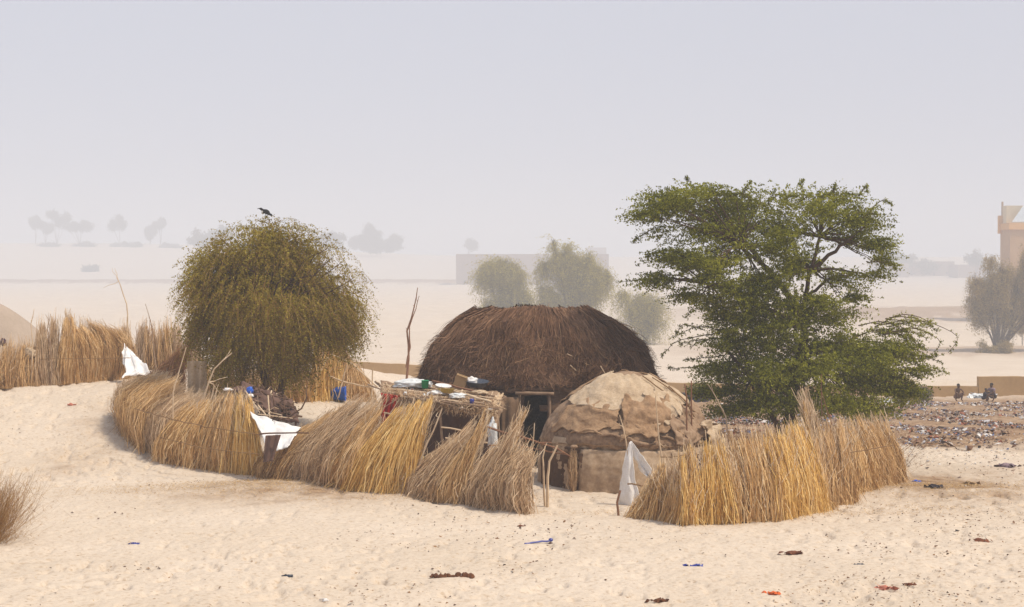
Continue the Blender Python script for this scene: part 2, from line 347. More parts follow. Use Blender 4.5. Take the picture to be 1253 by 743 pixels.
# ------------------------------------------------------------------ branches, straw, foliage builders
def branch_pts(a, b, K=7, wob=.04, sag=0):
    a, b = np.asarray(a, float), np.asarray(b, float); t = np.linspace(0, 1, K)[:, None]
    L = np.linalg.norm(b - a); p = a + (b - a) * t
    n_ = R.normal(size=(K, 3)) * wob * L; n_[0] = 0; n_[-1] = 0
    p = p + n_; p[:, 2] -= sag * 4 * (t * (1 - t))[:, 0]
    return p
def dead_branch(g, pts, r0, r1, twigs=3, tl=.35, m=0):
    pts = np.asarray(pts, float); K = len(pts)
    q = [pts[0]]
    for i in range(1, K):      # subdivide with kinks
        q.append((pts[i-1] + pts[i]) / 2 + R.normal(size=3) * .02 * np.linalg.norm(pts[i] - pts[i-1])); q.append(pts[i])
    q = np.array(q); g.tube(q, np.linspace(r0, r1, len(q)), 6, m)
    for _ in range(twigs):
        k = R.integers(len(q) // 3, len(q) - 1); d = q[k] - q[k-1]; d /= np.linalg.norm(d)
        e = d + R.normal(size=3) * .6; e /= np.linalg.norm(e); L = tl * R.uniform(.5, 1)
        g.tube(branch_pts(q[k], q[k] + e * L, 4, .06), np.linspace(r1 * 1.1, r1 * .4, 4), 5, m)

def straw(g, B, T, bulge, w=.006, K=5, m=0, wob=.02):
    """strands from points B to points T; bulge (N,3) pushes the middle out"""
    N = len(B); t = np.linspace(0, 1, K)[None, :, None]
    P = B[:, None] * (1 - t) + T[:, None] * t + bulge[:, None] * (4 * t * (1 - t))
    P = P + R.normal(size=(N, K, 3)) * wob * (.3 + np.sin(np.pi * np.clip(t * .9 + .1, 0, 1)))
    ph = R.uniform(0, np.pi, N); side = np.stack([np.cos(ph) , np.sin(ph) * .6, R.normal(size=N) * .1], -1)
    W = w * R.uniform(.6, 1.3, N)[:, None] * np.linspace(1.0, .45, K)[None]
    return g.ribbons(P, W, side, m)

def bundle(parent, b0, b1, t0, t1, col, dens=1.0, lean=0.15, thick=.13, bulge=(0, -.12, .05), drop=.0, rag=.16, w=.0070, name='straw_bundle', fan=.06, sticks=5, stickmat='palewood', label=None, skirt=.25, clump=1.0, stems=.045):
    """one armful of straw set in the ground between photo points b0-b1, its tips between t0-t1"""
    A0, A1 = G(*b0), G(*b1)
    T0 = at(t0[0], t0[1], A0[1] + lean); T1 = at(t1[0], t1[1], A1[1] + lean)
    wid = np.linalg.norm(A1 - A0) + .1; ht = np.linalg.norm((T0 + T1 - A0 - A1) / 2)
    N = int(dens * 1250 * max(wid, .3) * max(ht, .6))
    # sub-clumps: strands gather round a few ties so the top edge is uneven
    nc = max(3, int(wid * 7)); ct = R.uniform(-.03, 1.03, nc); ch = R.normal(size=nc) * .055; cl = R.normal(size=(nc, 2)) * [.04, .05]
    u = R.uniform(0, 1, N); ci = np.argmin(np.abs(u[:, None] + R.normal(size=(N, 1)) * .03 - ct[None]), 1)
    B = A0 + (A1 - A0) * u[:, None]; yy = R.normal(size=N) * thick * .75
    B[:, 1] += yy; B[:, 0] += R.normal(size=N) * .05
    ut = u + (ct[ci] - u) * .4 * clump + R.normal(size=N) * fan * .6
    T = T0 + (T1 - T0) * ut[:, None]; T[:, 1] += yy * .35 + cl[ci, 1] + R.normal(size=N) * .03; T[:, 0] += cl[ci, 0]
    L = R.beta(5, 1.6, N)[:, None] * 1.07 + ch[ci][:, None] * clump + R.normal(size=(N, 1)) * rag * .4 * (R.uniform(size=(N, 1)) < .35)
    L = np.clip(L, .25, 1.32)
    # some stalks are short lower straws, some start above the ground
    st = (R.uniform(size=N) < skirt)[:, None]; s0 = np.where(st, R.uniform(.05, .45, (N, 1)), 0)
    D = T - B; T2 = B + D * L; B2 = B + D * s0
    B2[:, 2] = np.where(st[:, 0], B2[:, 2], H(B2[:, 0], B2[:, 1]) - .03 + R.uniform(-.0, .03, N))
    bl = np.asarray(bulge, float)[None] * R.normal(1, .25, (N, 1)) * np.where(st, .8, 1.0)
    g = Geo(); straw(g, B2, T2, bl, w, 5, 0)
    # wayward stalks lying across the bundle, and pale stems poking out of the ragged top
    F = int(N * .11); i = R.integers(0, N, F); P0 = B[i] + D[i] * R.uniform(.1, .75, (F, 1)) + [0, -thick * .9, 0]; P1 = P0 + D[i] * R.uniform(.15, .4, (F, 1)) + R.normal(size=(F, 3)) * [.13, .05, .06]
    straw(g, P0, P1, R.normal(size=(F, 3)) * .02, w, 4, 1)
    F = int(N * stems); i = R.integers(0, N, F); P0 = B[i] + D[i] * R.uniform(.55, .9, (F, 1)); P1 = B[i] + D[i] * R.uniform(.95, 1.22, (F, 1)) + R.normal(size=(F, 3)) * [.07, .06, .03]
    straw(g, P0, P1, R.normal(size=(F, 3)) * .02, w * 1.2, 4, 1)
    # flared feet of loose straw
    F = int(N * .13); i = R.integers(0, N, F); P0 = B[i] + D[i] * R.uniform(.15, .5, (F, 1)); P1 = B[i] + np.stack([R.normal(size=F) * .12, -np.abs(R.normal(size=F)) * .14, np.zeros(F)], -1)
    P1[:, 2] = H(P1[:, 0], P1[:, 1]) + .01
    straw(g, P0, P1, np.zeros((F, 3)) + [0, -.03, .02], w, 4)
    for k in range(sticks):
        uu = R.uniform(); s = A0 + (A1 - A0) * uu; e = T0 + (T1 - T0) * np.clip(uu + R.normal() * .1, -.1, 1.1)
        s = s + [0, R.uniform(-.2, .0), 0]; e = s + (e - s) * R.uniform(1.0, 1.28) + [R.normal() * .06, 0, 0]
        g.tube(branch_pts(s, e, 6, .014), np.linspace(.012, .005, 6), 5, 1)
    o = g.build(name, [M[col], M[stickmat]], parent)
    if label: o['label'] = label
    return o
def rail(parent, pts, r=.012, col='rope', name='tie_rope', dy=-.28):
    """rope or withy running along a fence; pts = (px, py, Y)"""
    P = []
    for i in range(len(pts) - 1):
        a = at(*pts[i]); b = at(*pts[i+1])
        for k in range(6): P.append(a + (b - a) * k / 6 + [0, R.normal() * .01, R.normal() * .006])
    P.append(at(*pts[-1])); P = np.array(P)
    g = Geo(); g.tube(P, r, 6); return g.build(name, M[col], parent)

def sprigs(g, A, D, L, nleaf, ls, droop=.3, tw=.003, lat=.06, K=5, ml=0, mt=1, leafasp=.5, curl=1.0):
    N = len(A); t = np.linspace(0, 1, K)[None, :, None]
    P = A[:, None] + D[:, None] * L[:, None, None] * t
    P[..., 2] -= (droop * L[:, None] * (t[..., 0] ** 2)) * curl
    ph = R.uniform(0, np.pi, N); side = np.stack([np.cos(ph), np.sin(ph), np.zeros(N)], -1)
    g.ribbons(P, np.broadcast_to(np.linspace(1, .4, K)[None] * tw, (N, K)), side, mt)
    tt = R.uniform(.1, 1.05, (N, nleaf)); c = A[:, None] + D[:, None] * (L[:, None] * tt)[..., None]
    c[..., 2] -= droop * L[:, None] * tt ** 2 * curl
    c = c + R.normal(size=c.shape) * lat * (1 - .4 * tt[..., None]); c = c.reshape(-1, 3); m = len(c)
    d1 = R.normal(size=(m, 3)); d1 /= np.linalg.norm(d1, axis=1)[:, None]
    d2 = np.cross(d1, R.normal(size=(m, 3))); d2 /= np.linalg.norm(d2, axis=1)[:, None] + 1e-9
    s = ls * R.uniform(.6, 1.35, (m, 1))
    v = np.stack([c - d1 * s, c - d2 * s * leafasp, c + d1 * s, c + d2 * s * leafasp], 1)
    f = np.arange(m * 4).reshape(-1, 4); g.add(v, f, ml)

def ellip_pts(N, c, r, shell=.55, s=0, gap=0.0, gs=2.2):
    """points in an ellipsoid, biased to its outside, thinned into clumps"""
    out = []; n_ = 0
    while n_ < N:
        d = R.normal(size=(N * 2, 3)); d /= np.linalg.norm(d, axis=1)[:, None]
        q = d * (R.uniform(0, 1, (N * 2, 1)) ** (1 - shell * .75)); lump = 1 + .13 * fbm(d[:, 0] * 2.2 + s, d[:, 1] * 2.2, d[:, 2] * 2.2, s, 3)
        p = np.asarray(c) + q * lump[:, None] * np.asarray(r)
        keep = vn(p[:, 0] * gs, p[:, 1] * gs, p[:, 2] * gs, s + 5) > gap - .9 + R.uniform(0, .3, len(p))
        out.append(p[keep]); n_ += keep.sum()
    return np.vstack(out)[:N]

def limb(g, pts, r0, r1, n=8, m=0, K=14, wob=.015):
    pts = np.asarray(pts, float); t = np.linspace(0, len(pts) - 1, K); P = []
    for q in t:                           # catmull-rom
        i = min(int(q), len(pts) - 2); f = q - i
        p0, p1, p2, p3 = pts[max(i-1, 0)], pts[i], pts[i+1], pts[min(i+2, len(pts)-1)]
        P.append(.5 * ((2*p1) + (-p0+p2)*f + (2*p0-5*p1+4*p2-p3)*f*f + (-p0+3*p1-3*p2+p3)*f**3))
    P = np.array(P); P[1:-1] += R.normal(size=(K - 2, 3)) * wob
    g.tube(P, np.linspace(r0, r1, K), n, m); return P

# ------------------------------------------------------------------ large hut
def large_hut():
    X0, Y0, a, b, Ht = .55, 36.7, 2.63, 2.2, 3.22
    z0 = float(H(X0, Y0 - 1)) - .06
    root = thing('thatched_hut', 'large long dark brown thatched hut with a rounded roof and a black doorway', 'hut', (X0, Y0, z0))
    def S(th, t, off=0.0):
        p = np.clip(1 - t ** 2.9, 0, 1) ** .50; c, s = np.cos(th), np.sin(th); c0 = np.where(c < 0, .78, .98)
        c, s = np.cos(th), np.sin(th); e = .85
        x = np.sign(c) * np.abs(c) ** e * (c0 + (a - c0) * p + off); y = np.sign(s) * np.abs(s) ** e * (b * p + off)
        z = Ht * t * (1 - .02 * c * t) + .07 * t * t * (1 - (x / 1.6) ** 2) - .04 * t + off * t + .07 * fbm(x * 1.3, y * 1.3, t * 2, 7, 3) * ss(.3, .8, t) + .05 * fbm(x * 3, y * 3, t * 2, 9, 2) * ss(.6, .95, t)
        return np.stack([X0 + x, Y0 + y, z0 + z], -1)
    th = np.linspace(0, 2 * np.pi, 144, endpoint=False)
    # eave height as a fraction of the hut: high over the front, down to the ground at both ends and behind
    def eave(th):
        xx = np.cos(th); front = np.sin(th) < 0
        e = .60 * ss(-.80, -.42, xx) * (1 - ss(.80, .97, xx)) 
        return np.where(front, e, 0.0) + .03 * vn(th * 9, th * 0, 0, 4) * (e > .05) + .015 * vn(th * 31, th * 0, 0, 6) * (e > .05)
    # wall of mats with a real doorway
    T = np.linspace(0, 1, 60) ** .9; TH, TT = np.meshgrid(th, T)
    P = S(TH, TT, -.16); P[..., 2] += .0
    lump = .06 * fbm(P[..., 0] * 2.2, P[..., 2] * 5, P[..., 1], 17, 3); P[..., 1] -= lump * (np.sin(TH) < 0) * (TT < .6); P[..., 0] += lump * .4
    cx = P[..., 0] - X0; cz = P[..., 2] - z0
    dx0, dx1, dz = -.38, .18, 1.56 
    hole = (P[..., 1] < Y0 - .5) & (cx > dx0) & (cx < dx1) & (cz < dz)
    mask = ~(hole[:-1] & np.roll(hole, -1, 1)[:-1] & hole[1:] & np.roll(hole, -1, 1)[1:])
    g = Geo(); g.grid(P, True, 0, mask); hw_ = g.build('mat_wall', M['mudmat'], root, True, .06)
    # lumpy rolls of matting over the door
    yf = lambda x, z: float(S(np.array(-np.pi / 2 + (x - X0) / a * 1.1), np.array((z - z0) / Ht), -.05)[1])
    for zz, x0, x1, r in ((1.74, -1.0, 1.6, .07), (1.62, -.9, 1.2, .045)):
        xs = np.linspace(X0 + x0, X0 + x1, 30); pts = np.array([[x, yf(x, z0 + zz) - .02, z0 + zz + .05 * math.sin(x * 2.3) + .02 * math.sin(x * 9)] for x in xs])
        g = Geo(); g.tube(pts, r * (1 + .22 * vn(xs * 3, xs * 0, 0, 8)), 9); g.build('mat_roll', M['mudmat'], hw_, True)
    # door posts and hanging mat beside the door
    g = Geo()
    for x in (X0 + dx0 - .02, X0 + dx1 + .03): g.tube(branch_pts((x, yf(x, z0 + .3) - .06, z0 - .05), (x, yf(x, z0 + 1.4) - .02, z0 + 1.6), 7, .008), .03, 7)
    g.tube(branch_pts((X0 + dx0 - .1, yf(X0, z0 + 1.5) - .08, z0 + 1.58), (X0 + dx1 + .12, yf(X0, z0 + 1.5) - .08, z0 + 1.57), 7, .008), .035, 7)
    g.build('door_frame', M['wood'], hw_, True)
    xs, zs = np.meshgrid(np.linspace(-.76, -.42, 9), np.linspace(.02, 1.5, 14))
    v = np.stack([X0 + xs, np.vectorize(lambda x, z: yf(X0 + x, z0 + z))(xs, zs) - .12 - .03 * np.sin(xs * 30) - .10 * (1.5 - zs), z0 + zs], -1)
    g = Geo(); g.grid(v); g.build('door_mat', M['doormat'], hw_, True, .025)
    # thatch: solid under-layer plus tens of thousands of stalks
    g = Geo(); T2 = np.linspace(0, 1, 44); E = eave(th)
    P = S(th[None] + 0 * T2[:, None], E[None] + (1 - E[None]) * T2[:, None], 0.0)
    P += .03 * np.stack([fbm(P[..., 0] * 4, P[..., 1] * 4, P[..., 2] * 4, 70 + k, 2) for k in range(3)], -1)
    g.grid(P, True)
    Pi = S(th[None] + 0 * T2[:2, None], E[None] + (0.02 - 0.02 * T2[:2, None]) * 0 + np.array([[0.0], [.06]]), -.12); Pi[1] = P[0]; g.grid(Pi, True)
    g.build('thatch_underlayer', M['thatchbase'], root, True)
    gt = Geo()
    def stalks(N, mi, w, Lr, lift):
        t = R.uniform(0, 1, N) ** .75; th_ = R.uniform(0, 2 * np.pi, N)
        back = (np.sin(th_) > .35) & (R.uniform(size=N) < .6) & (t < .8); th_ = np.where(back, -th_, th_)
        E_ = eave(th_); t = E_ + (1.0 - E_) * t * .999
        L = R.uniform(*Lr, N) / Ht; K = 5; pts = []
        drift = R.normal(size=N) * .09 + .22 * vn(th_ * 3, t * 6, 0, 9)
        for k in range(K):
            tk = t - L * k / (K - 1) * (1 + 1.2 * (t > .85)); up = lift * (k / (K - 1)) ** 1.5
            q = np.maximum(np.clip(tk, 0, 1), E_ - np.abs(R.normal(size=N)) * .028); pp = S(th_ + drift * k / (K - 1), q, .03 + up * R.uniform(.1, 1, N))
            low = tk < E_ - .035                                # past the eave the ends hang free
            pts.append(pp)
        Pp = np.stack(pts, 1); Pp += R.normal(size=Pp.shape) * .009
        # clumped roughness
        cl = .06 * fbm(Pp[..., 0] * 2.4, Pp[..., 1] * 2.4, Pp[..., 2] * 3.0, 90, 4)
        d = Pp - np.array([X0, Y0, z0 + .9]); d /= np.linalg.norm(d, axis=-1)[..., None]; Pp += d * np.clip(cl, -.01, .2)[..., None]
        si = np.cross(Pp[:, 1] - Pp[:, 0], d[:, 0]) + R.normal(size=(N, 3)) * .01; si /= np.linalg.norm(si, axis=1)[:, None] + 1e-9
        si = si + d[:, 0] * R.normal(size=(N, 1)) * .6
        gt.ribbons(Pp, w * R.uniform(.6, 1.3, (N, 1)) * np.linspace(1, .4, K)[None], si, mi)
    stalks(52000, 0, .0075, (.25, .65), .07)
    stalks(3000, 0, .0075, (.15, .4), .22)
    stalks(900, 1, .0055, (.25, .6), .14)
    gt.build('thatch', [M['thatch'], M['thatchlite']], root)
    # stray poles poking from the thatch
    for a_, b_ in (((715, 462, 34.9), (698, 447, 34.6)), ((742, 460, 34.6), (735, 448, 34.5)), ((705, 438, 35.0), (694, 433, 34.8)), ((670,378,36.5),(672,371,36.5))): g = Geo(); g.tube(branch_pts(at(*a_), at(*b_), 4, .01), .01, 5); g.build('stray_stick', M['palewood'], root)
    return root
large_hut()

# ------------------------------------------------------------------ small hut
def small_hut():
    X0, Y0, a, b, Ht, zw = 2.16, 32.3, 1.66, 1.62, 2.10, .86
    z0 = float(H(X0, Y0 - 1)) - .05
    root = thing('domed_hut', 'small rounded hut covered with pale patched hides over a woven mat wall', 'hut', (X0, Y0, z0))
    def S(th, z, off=0.0, wr=1.0):
        z = np.asarray(z, float); t = np.clip((z - zw * .55) / (Ht - zw * .55), 0, 1)
        p = np.clip(1 - t ** 1.75, 0, 1) ** .62 * (1 - .02 * (z < zw))
        x = np.cos(th) * (a * p + off); y = np.sin(th) * (b * p + off)
        k = ss(zw - .1, zw + .2, z) * wr
        low = (1 - ss(.5, .9, z)) * (wr == 0) * .05 * fbm(th * 8, z * .6, 0, 23, 3)
        # the dome sags between its hoops
        rib = .035 * np.cos(th * 9 + 1) * (1 - t) + .05 * fbm(x * 1.5, y * 1.5, z * 1.5, 3, 3) - .03 * np.abs(fbm(x * 4 + z, y * 4, z * 2.5, 13, 3))
        fold = .05 * (1 - np.abs(fbm(th * 2.3, z * 3.2, 0, 12, 2))) ** 3 * ss(.75, 1.0, z) * (1 - ss(1.45, 1.75, z))
        d = (rib + fold) * k + low
        return np.stack([X0 + x + np.cos(th) * d, Y0 + y + np.sin(th) * d, z0 + z + off * t + d * .35 * t], -1)
    th = np.linspace(0, 2 * np.pi, 200, endpoint=False)
    # cover: overhangs the wall with an uneven hem
    zs = np.linspace(0, 1, 70); hem = zw - .10 + .11 * fbm(th * 4, th * 0, 0, 5, 3)
    Z = hem[None] + (Ht - .0005 - hem[None]) * (1 - (1 - zs[:, None]) ** 1.0)
    tz = zs ** .8; Z = hem[None] + (Ht - .0003 - hem[None]) * np.sin(tz * np.pi / 2)[:, None]
    g = Geo(); P = S(th[None] + 0 * Z, Z, .03); g.grid(P, True); cov = g.build('hide_cover', M['hide'], root, True, .02)
    # wall
    zz = np.linspace(0, zw + .12, 26); TH, ZZ = np.meshgrid(th, zz); P = S(TH, ZZ, 0, 0)
    wv = .004 * np.sin(ZZ * 90) + .06 * fbm(TH * 7, ZZ * .6, 0, 9, 3); P[..., 0] += np.cos(TH) * wv; P[..., 1] += np.sin(TH) * wv
    cx = P[..., 0] - X0; hole = (np.sin(TH) < 0) & (cx < -1.30) & (cx > -1.56) & (ZZ < .52)
    mask = ~(hole[:-1] & np.roll(hole, -1, 1)[:-1] & hole[1:] & np.roll(hole, -1, 1)[1:])
    g = Geo(); g.grid(P, True, 0, mask); g.build('mat_wall', M['wallmat'], root, True, .03)
    # mat panel with shade painted into its brown beside the entrance and the tied edge bundle
    def panel(th0, th1, z_0, z_1, off, name, m, edge=.04, thick=.02, wr=1.0, seed=1, n=26, lab=None, puff=0.0):
        """hide, mat or cloth lying on the hut, with a torn outline"""
        u = np.linspace(0, 1, n); v_ = np.linspace(0, 1, n); U, V = np.meshgrid(u, v_)
        e0 = edge * fbm(V * 4, V * 0, seed, 31, 3); e1 = edge * fbm(V * 4, V * 0, seed, 35, 3)
        f0 = edge * 2.0 * fbm(U * 5, U * 0, seed, 39, 3); f1 = edge * 1.5 * fbm(U * 4, U * 0, seed, 43, 3)
        TH_ = (th0 + e0) + ((th1 + e1) - (th0 + e0)) * U; ZZ_ = (z_0 + f0) + ((z_1 + f1) - (z_0 + f0)) * V
        ZZ_ = np.minimum(ZZ_, Ht - .002)
        o_ = off + .012 * fbm(TH_ * 8, ZZ_ * 8, 0, seed + 50, 3) + puff * np.abs(fbm(TH_ * 5, ZZ_ * 5, 0, seed + 60, 3))
        P = S(TH_, ZZ_, o_, wr); g = Geo(); g.grid(P); o = g.build(name, M[m], cov if z_0 > .5 else root, True, thick)
        if lab: o['label'] = lab
        return o
    d = np.pi / 180
    panel(196*d, 238*d, .0, .80, .035, 'shaded_side_mat', 'shademat', .015, wr=0, seed=3, lab='mat at the left side of the wall, brown with painted shade')
    panel(236*d, 300*d, .02, .79, .04, 'front_mat', 'wallmat', .012, wr=0, seed=4)
    panel(297*d, 352*d, .02, .74, .055, 'front_mat', 'wallmat', .012, wr=0, seed=6)
    # pale hide over the crown
    panel(195*d, 345*d, 1.56, 2.02, .075, 'crown_hide', 'palehide', .035, seed=11, n=60)
    panel(10*d, 180*d, 1.52, 2.02, .075, 'crown_hide', 'midhide', .05, seed=13, n=60)
    panel(205*d, 262*d, 1.10, 1.60, .07, 'hide_patch', 'midhide', .05, seed=17, n=40)
    panel(262*d, 305*d, 1.03, 1.62, .085, 'hide_patch', 'midhide', .05, seed=19, n=40, puff=.09)
    panel(285*d, 318*d, 1.28, 1.80, .10, 'hide_patch', 'palehide', .05, seed=29, n=40, puff=.04)
    panel(300*d, 350*d, .88, 1.5, .075, 'hide_patch', 'hide', .04, seed=23, n=40, puff=.06)
    panel(326*d, 376*d, .60, 1.13, .16, 'hanging_hide', 'palehide', .06, seed=27, n=40, puff=.12, lab='pale stiff hide hanging at the right')
    # rolled and bunched cloth across the front of the hem
    for t0, t1, zc, r, ph in ((226, 252, 1.04, .028, 0), (250, 286, .99, .04, 1), (262, 284, 1.22, .035, 2), (290, 322, 1.02, .03, 3)):
        tt = np.linspace(t0 * d, t1 * d, 26); zc_ = zc + .08 * np.sin((tt - t0 * d) * 7 + ph) + .03 * vn(tt * 12, tt * 0, ph, 3)
        P = S(tt, zc_, .065); g = Geo(); g.tube(P, r * np.sin(np.linspace(.25, np.pi - .25, 26)) ** .6 * (1 + .3 * vn(tt * 15, tt * 0, ph, 9)), 9)
        g.build('cloth_roll', M['hide' if ph % 2 else 'midhide'], cov, True)
    # ropes over the cover and round the hem
    g = Geo()
    for t0, t1, za, zb in ((300, 345, 1.98, .80), (318, 352, 1.95, .95), (285, 288, 1.5, .8), (330, 333, 1.8, .8)):
        tt = np.linspace(t0 * d, t1 * d, 24); zq = np.linspace(za, zb, 24); P = S(tt, zq, .115); g.tube(P, .012, 5)
    tt = np.linspace(200 * d, 350 * d, 60); g.tube(S(tt, .86 + .03 * vn(tt * 6, tt * 0, 0, 2), .065), .008, 5)
    g.build('rope', M['rope'], cov)
    # poles leaning on the right slope
    g = Geo()
    for a_, b_, r in (((801, 462, 32.4), (862, 512, 32.0), .028), ((812, 470, 32.1), (846, 500, 31.7), .018), ((822, 505, 31.2), (862, 575, 30.9), .022)):
        g.tube(branch_pts(at(*a_), at(*b_), 7, .01), r, 7)
    g.build('roof_pole', M['darkwood'], root)
    g = Geo(); A = S(np.array(233 * d), np.array(.02), .11, 0)
    B = np.repeat(A[None], 260, 0) + R.normal(size=(260, 3)) * [.012, .02, .01]; T = B + [0, 0, .72] + R.normal(size=(260, 3)) * [.03, .03, .06]
    straw(g, B, T, R.normal(size=(260, 3)) * .03, .008, 5); 
    g.ball(A + [.02, -.03, .84], (.07, .06, .035), 10, 1)
    g.build('edge_bundle', [M['grey'], M['hide']], root)
small_hut()

# ------------------------------------------------------------------ straw fences
def fence(name, label, px, py, cat='straw fence', group='straw fences round the camp'):
    return thing(name, label, cat, G(px, py), group)
# far left
f = fence('straw_fence', 'brown ragged straw fence at the far left edge, in front of the canvas tent', 22, 475)
bundle(f, (-40, 478), (48, 472), (-36, 415), (46, 424), 'amber', .8, rag=.3, sticks=10)
rail(f, [(-30, 448, 42.8), (48, 447, 42.8)], .008)
f = fence('straw_fence', 'golden drooping straw fence behind the sandy slope, left of the white tarpaulin', 95, 470)
bundle(f, (46, 472), (74, 470), (44, 402), (72, 398), 'grey', .9, rag=.3, sticks=6)
bundle(f, (70, 470), (100, 468), (74, 392), (92, 398), 'gold', 1.1, bulge=(.05, -.15, .15), rag=.1)
bundle(f, (98, 468), (130, 466), (86, 398), (112, 399), 'gold', 1.1, bulge=(.15, -.2, .22), rag=.1)
bundle(f, (128, 466), (160, 463), (104, 400), (136, 404), 'amber', 1.1, bulge=(.25, -.2, .28), rag=.1)
rail(f, [(48, 440, 42.6), (160, 438, 42.8)], .009)
f = fence('straw_fence', 'grey twiggy straw fence behind the white tarpaulin', 190, 458)
for q in ((146, 182), (178, 214), (208, 246)):
    bundle(f, (q[0], 452), (q[1], 452), (q[0] - 2, 404), (q[1] - 2, 402), 'grey' if q[0] != 178 else 'amber', .6, rag=.5, sticks=9, lean=.1)
# left enclosure
f = fence('straw_fence', 'long curved straw fence closing the left side of the camp, below the round tree', 230, 570)
bundle(f, (172, 492), (225, 486), (198, 446), (232, 424), 'brown', 1.1, bulge=(-.1, -.1, .1), rag=.2, sticks=3, stickmat='redwood')
bundle(f, (152, 508), (156, 524), (182, 462), (198, 470), 'grey', 2.2, bulge=(-.22, -.15, .22), rag=.25, lean=.3, thick=.3)
bundle(f, (155, 522), (180, 550), (192, 464), (216, 474), 'amber', 1.4, bulge=(-.25, -.2, .25), rag=.2, lean=.3, thick=.25)
bundle(f, (165, 534), (210, 562), (208, 480), (250, 490), 'grey', 1.3, bulge=(-.2, -.2, .25), rag=.2, lean=.3, thick=.22)
bundle(f, (192, 560), (240, 571), (232, 494), (262, 496), 'gold', 1.2, bulge=(-.08, -.2, .12), rag=.15, thick=.18)
bundle(f, (232, 569), (282, 577), (258, 492), (286, 492), 'gold', 1.2, bulge=(-.03, -.2, .1), rag=.12)
bundle(f, (276, 576), (320, 581), (284, 488), (310, 498), 'bright', 1.2, bulge=(.03, -.2, .1), rag=.12)
rail(f, [(165, 500, 34.9), (205, 512, 33.9), (250, 522, 33.0), (318, 532, 32.6)], .009)
rail(f, [(196, 535, 33.3), (250, 549, 32.5), (318, 556, 32.2)], .008)
f = fence('straw_fence', 'low straw fence leaning far to the right, right of the hanging brown hide', 380, 590)
bundle(f, (312, 580), (360, 587), (372, 526), (428, 498), 'amber', 1.1, bulge=(-.12, -.2, .06), rag=.22, thick=.25)
bundle(f, (350, 586), (400, 592), (410, 508), (462, 494), 'grey', 1.25, bulge=(-.15, -.2, .1), rag=.22, thick=.2)
bundle(f, (392, 591), (432, 597), (440, 520), (470, 500), 'amber', 1.1, bulge=(-.1, -.2, .05), rag=.2)
rail(f, [(330, 562, 31.8), (400, 545, 31.5), (470, 536, 31.3)], .008)
f = fence('straw_fence', 'bright golden straw bundle leaning right against the loaded platform', 460, 600)
bundle(f, (424, 597), (505, 602), (484, 504), (530, 492), 'bright', 1.5, bulge=(-.06, -.15, .06), rag=.03, fan=.03, thick=.14, skirt=.15, clump=.25, stems=.01)
rail(f, [(455, 545, 30.8), (525, 556, 30.7)], .008)
rail(f, [(480, 524, 30.8), (530, 532, 30.7)], .007)
f = fence('straw_fence', 'low grey straw fence leaning right, below the loaded platform', 535, 610)
bundle(f, (488, 600), (530, 612), (546, 545), (578, 528), 'grey', 1.2, bulge=(-.1, -.15, .03), rag=.4, sticks=8)
bundle(f, (522, 610), (572, 616), (572, 540), (598, 520), 'amber', 1.0, bulge=(-.1, -.15, .03), rag=.4, sticks=8)
f = fence('straw_fence', 'ragged grey straw bundles beside the gate gap, tips sweeping up to the right', 610, 625)
bundle(f, (562, 614), (605, 622), (602, 568), (634, 520), 'grey', 1.2, bulge=(-.14, -.15, .02), rag=.4, sticks=8, fan=.12)
bundle(f, (592, 620), (646, 629), (620, 560), (658, 556), 'grey', 1.2, bulge=(-.16, -.15, .1), rag=.35, sticks=7, fan=.15)
bundle(f, (600, 605), (612, 607), (628, 522), (646, 502), 'amber', .9, bulge=(-.06, 0, 0), rag=.1, sticks=3)
rail(f, [(520, 590, 30.3), (590, 584, 29.8), (650, 590, 29.6)], .008)
# behind the round tree
f = fence('straw_fence', 'tall pale straw fence inside the camp, behind the round tree and the blue bucket', 400, 490)
bundle(f, (238, 492), (292, 492), (238, 440), (286, 445), 'amber', .9, rag=.25, sticks=10)
bundle(f, (288, 492), (345, 492), (290, 450), (340, 452), 'gold', .8, rag=.3, sticks=10)
bundle(f, (340, 492), (385, 490), (338, 455), (380, 448), 'gold', .8, rag=.25, sticks=12)
bundle(f, (380, 490), (418, 489), (388, 424), (420, 418), 'bright', 1.0, rag=.1, sticks=5)
bundle(f, (414, 489), (458, 492), (416, 425), (440, 452), 'amber', .9, bulge=(.05, -.1, .05), rag=.2, sticks=6)
rail(f, [(340, 461, 40.9), (400, 459, 41.0), (420, 467, 41.0), (457, 475, 40.8)], .02, 'palewood', 'rail_pole')
rail(f, [(405, 433, 40.8), (432, 446, 40.8), (462, 474, 40.6)], .018, 'palewood', 'rail_pole')
rail(f, [(384, 487, 40.8), (392, 455, 40.8), (401, 437, 40.9)], .022, 'palewood', 'rail_pole')
rail(f, [(414, 487, 40.8), (424, 447, 40.8)], .018, 'palewood', 'rail_pole')
rail(f, [(455, 487, 40.7), (456, 450, 40.8)], .018, 'palewood', 'rail_pole')
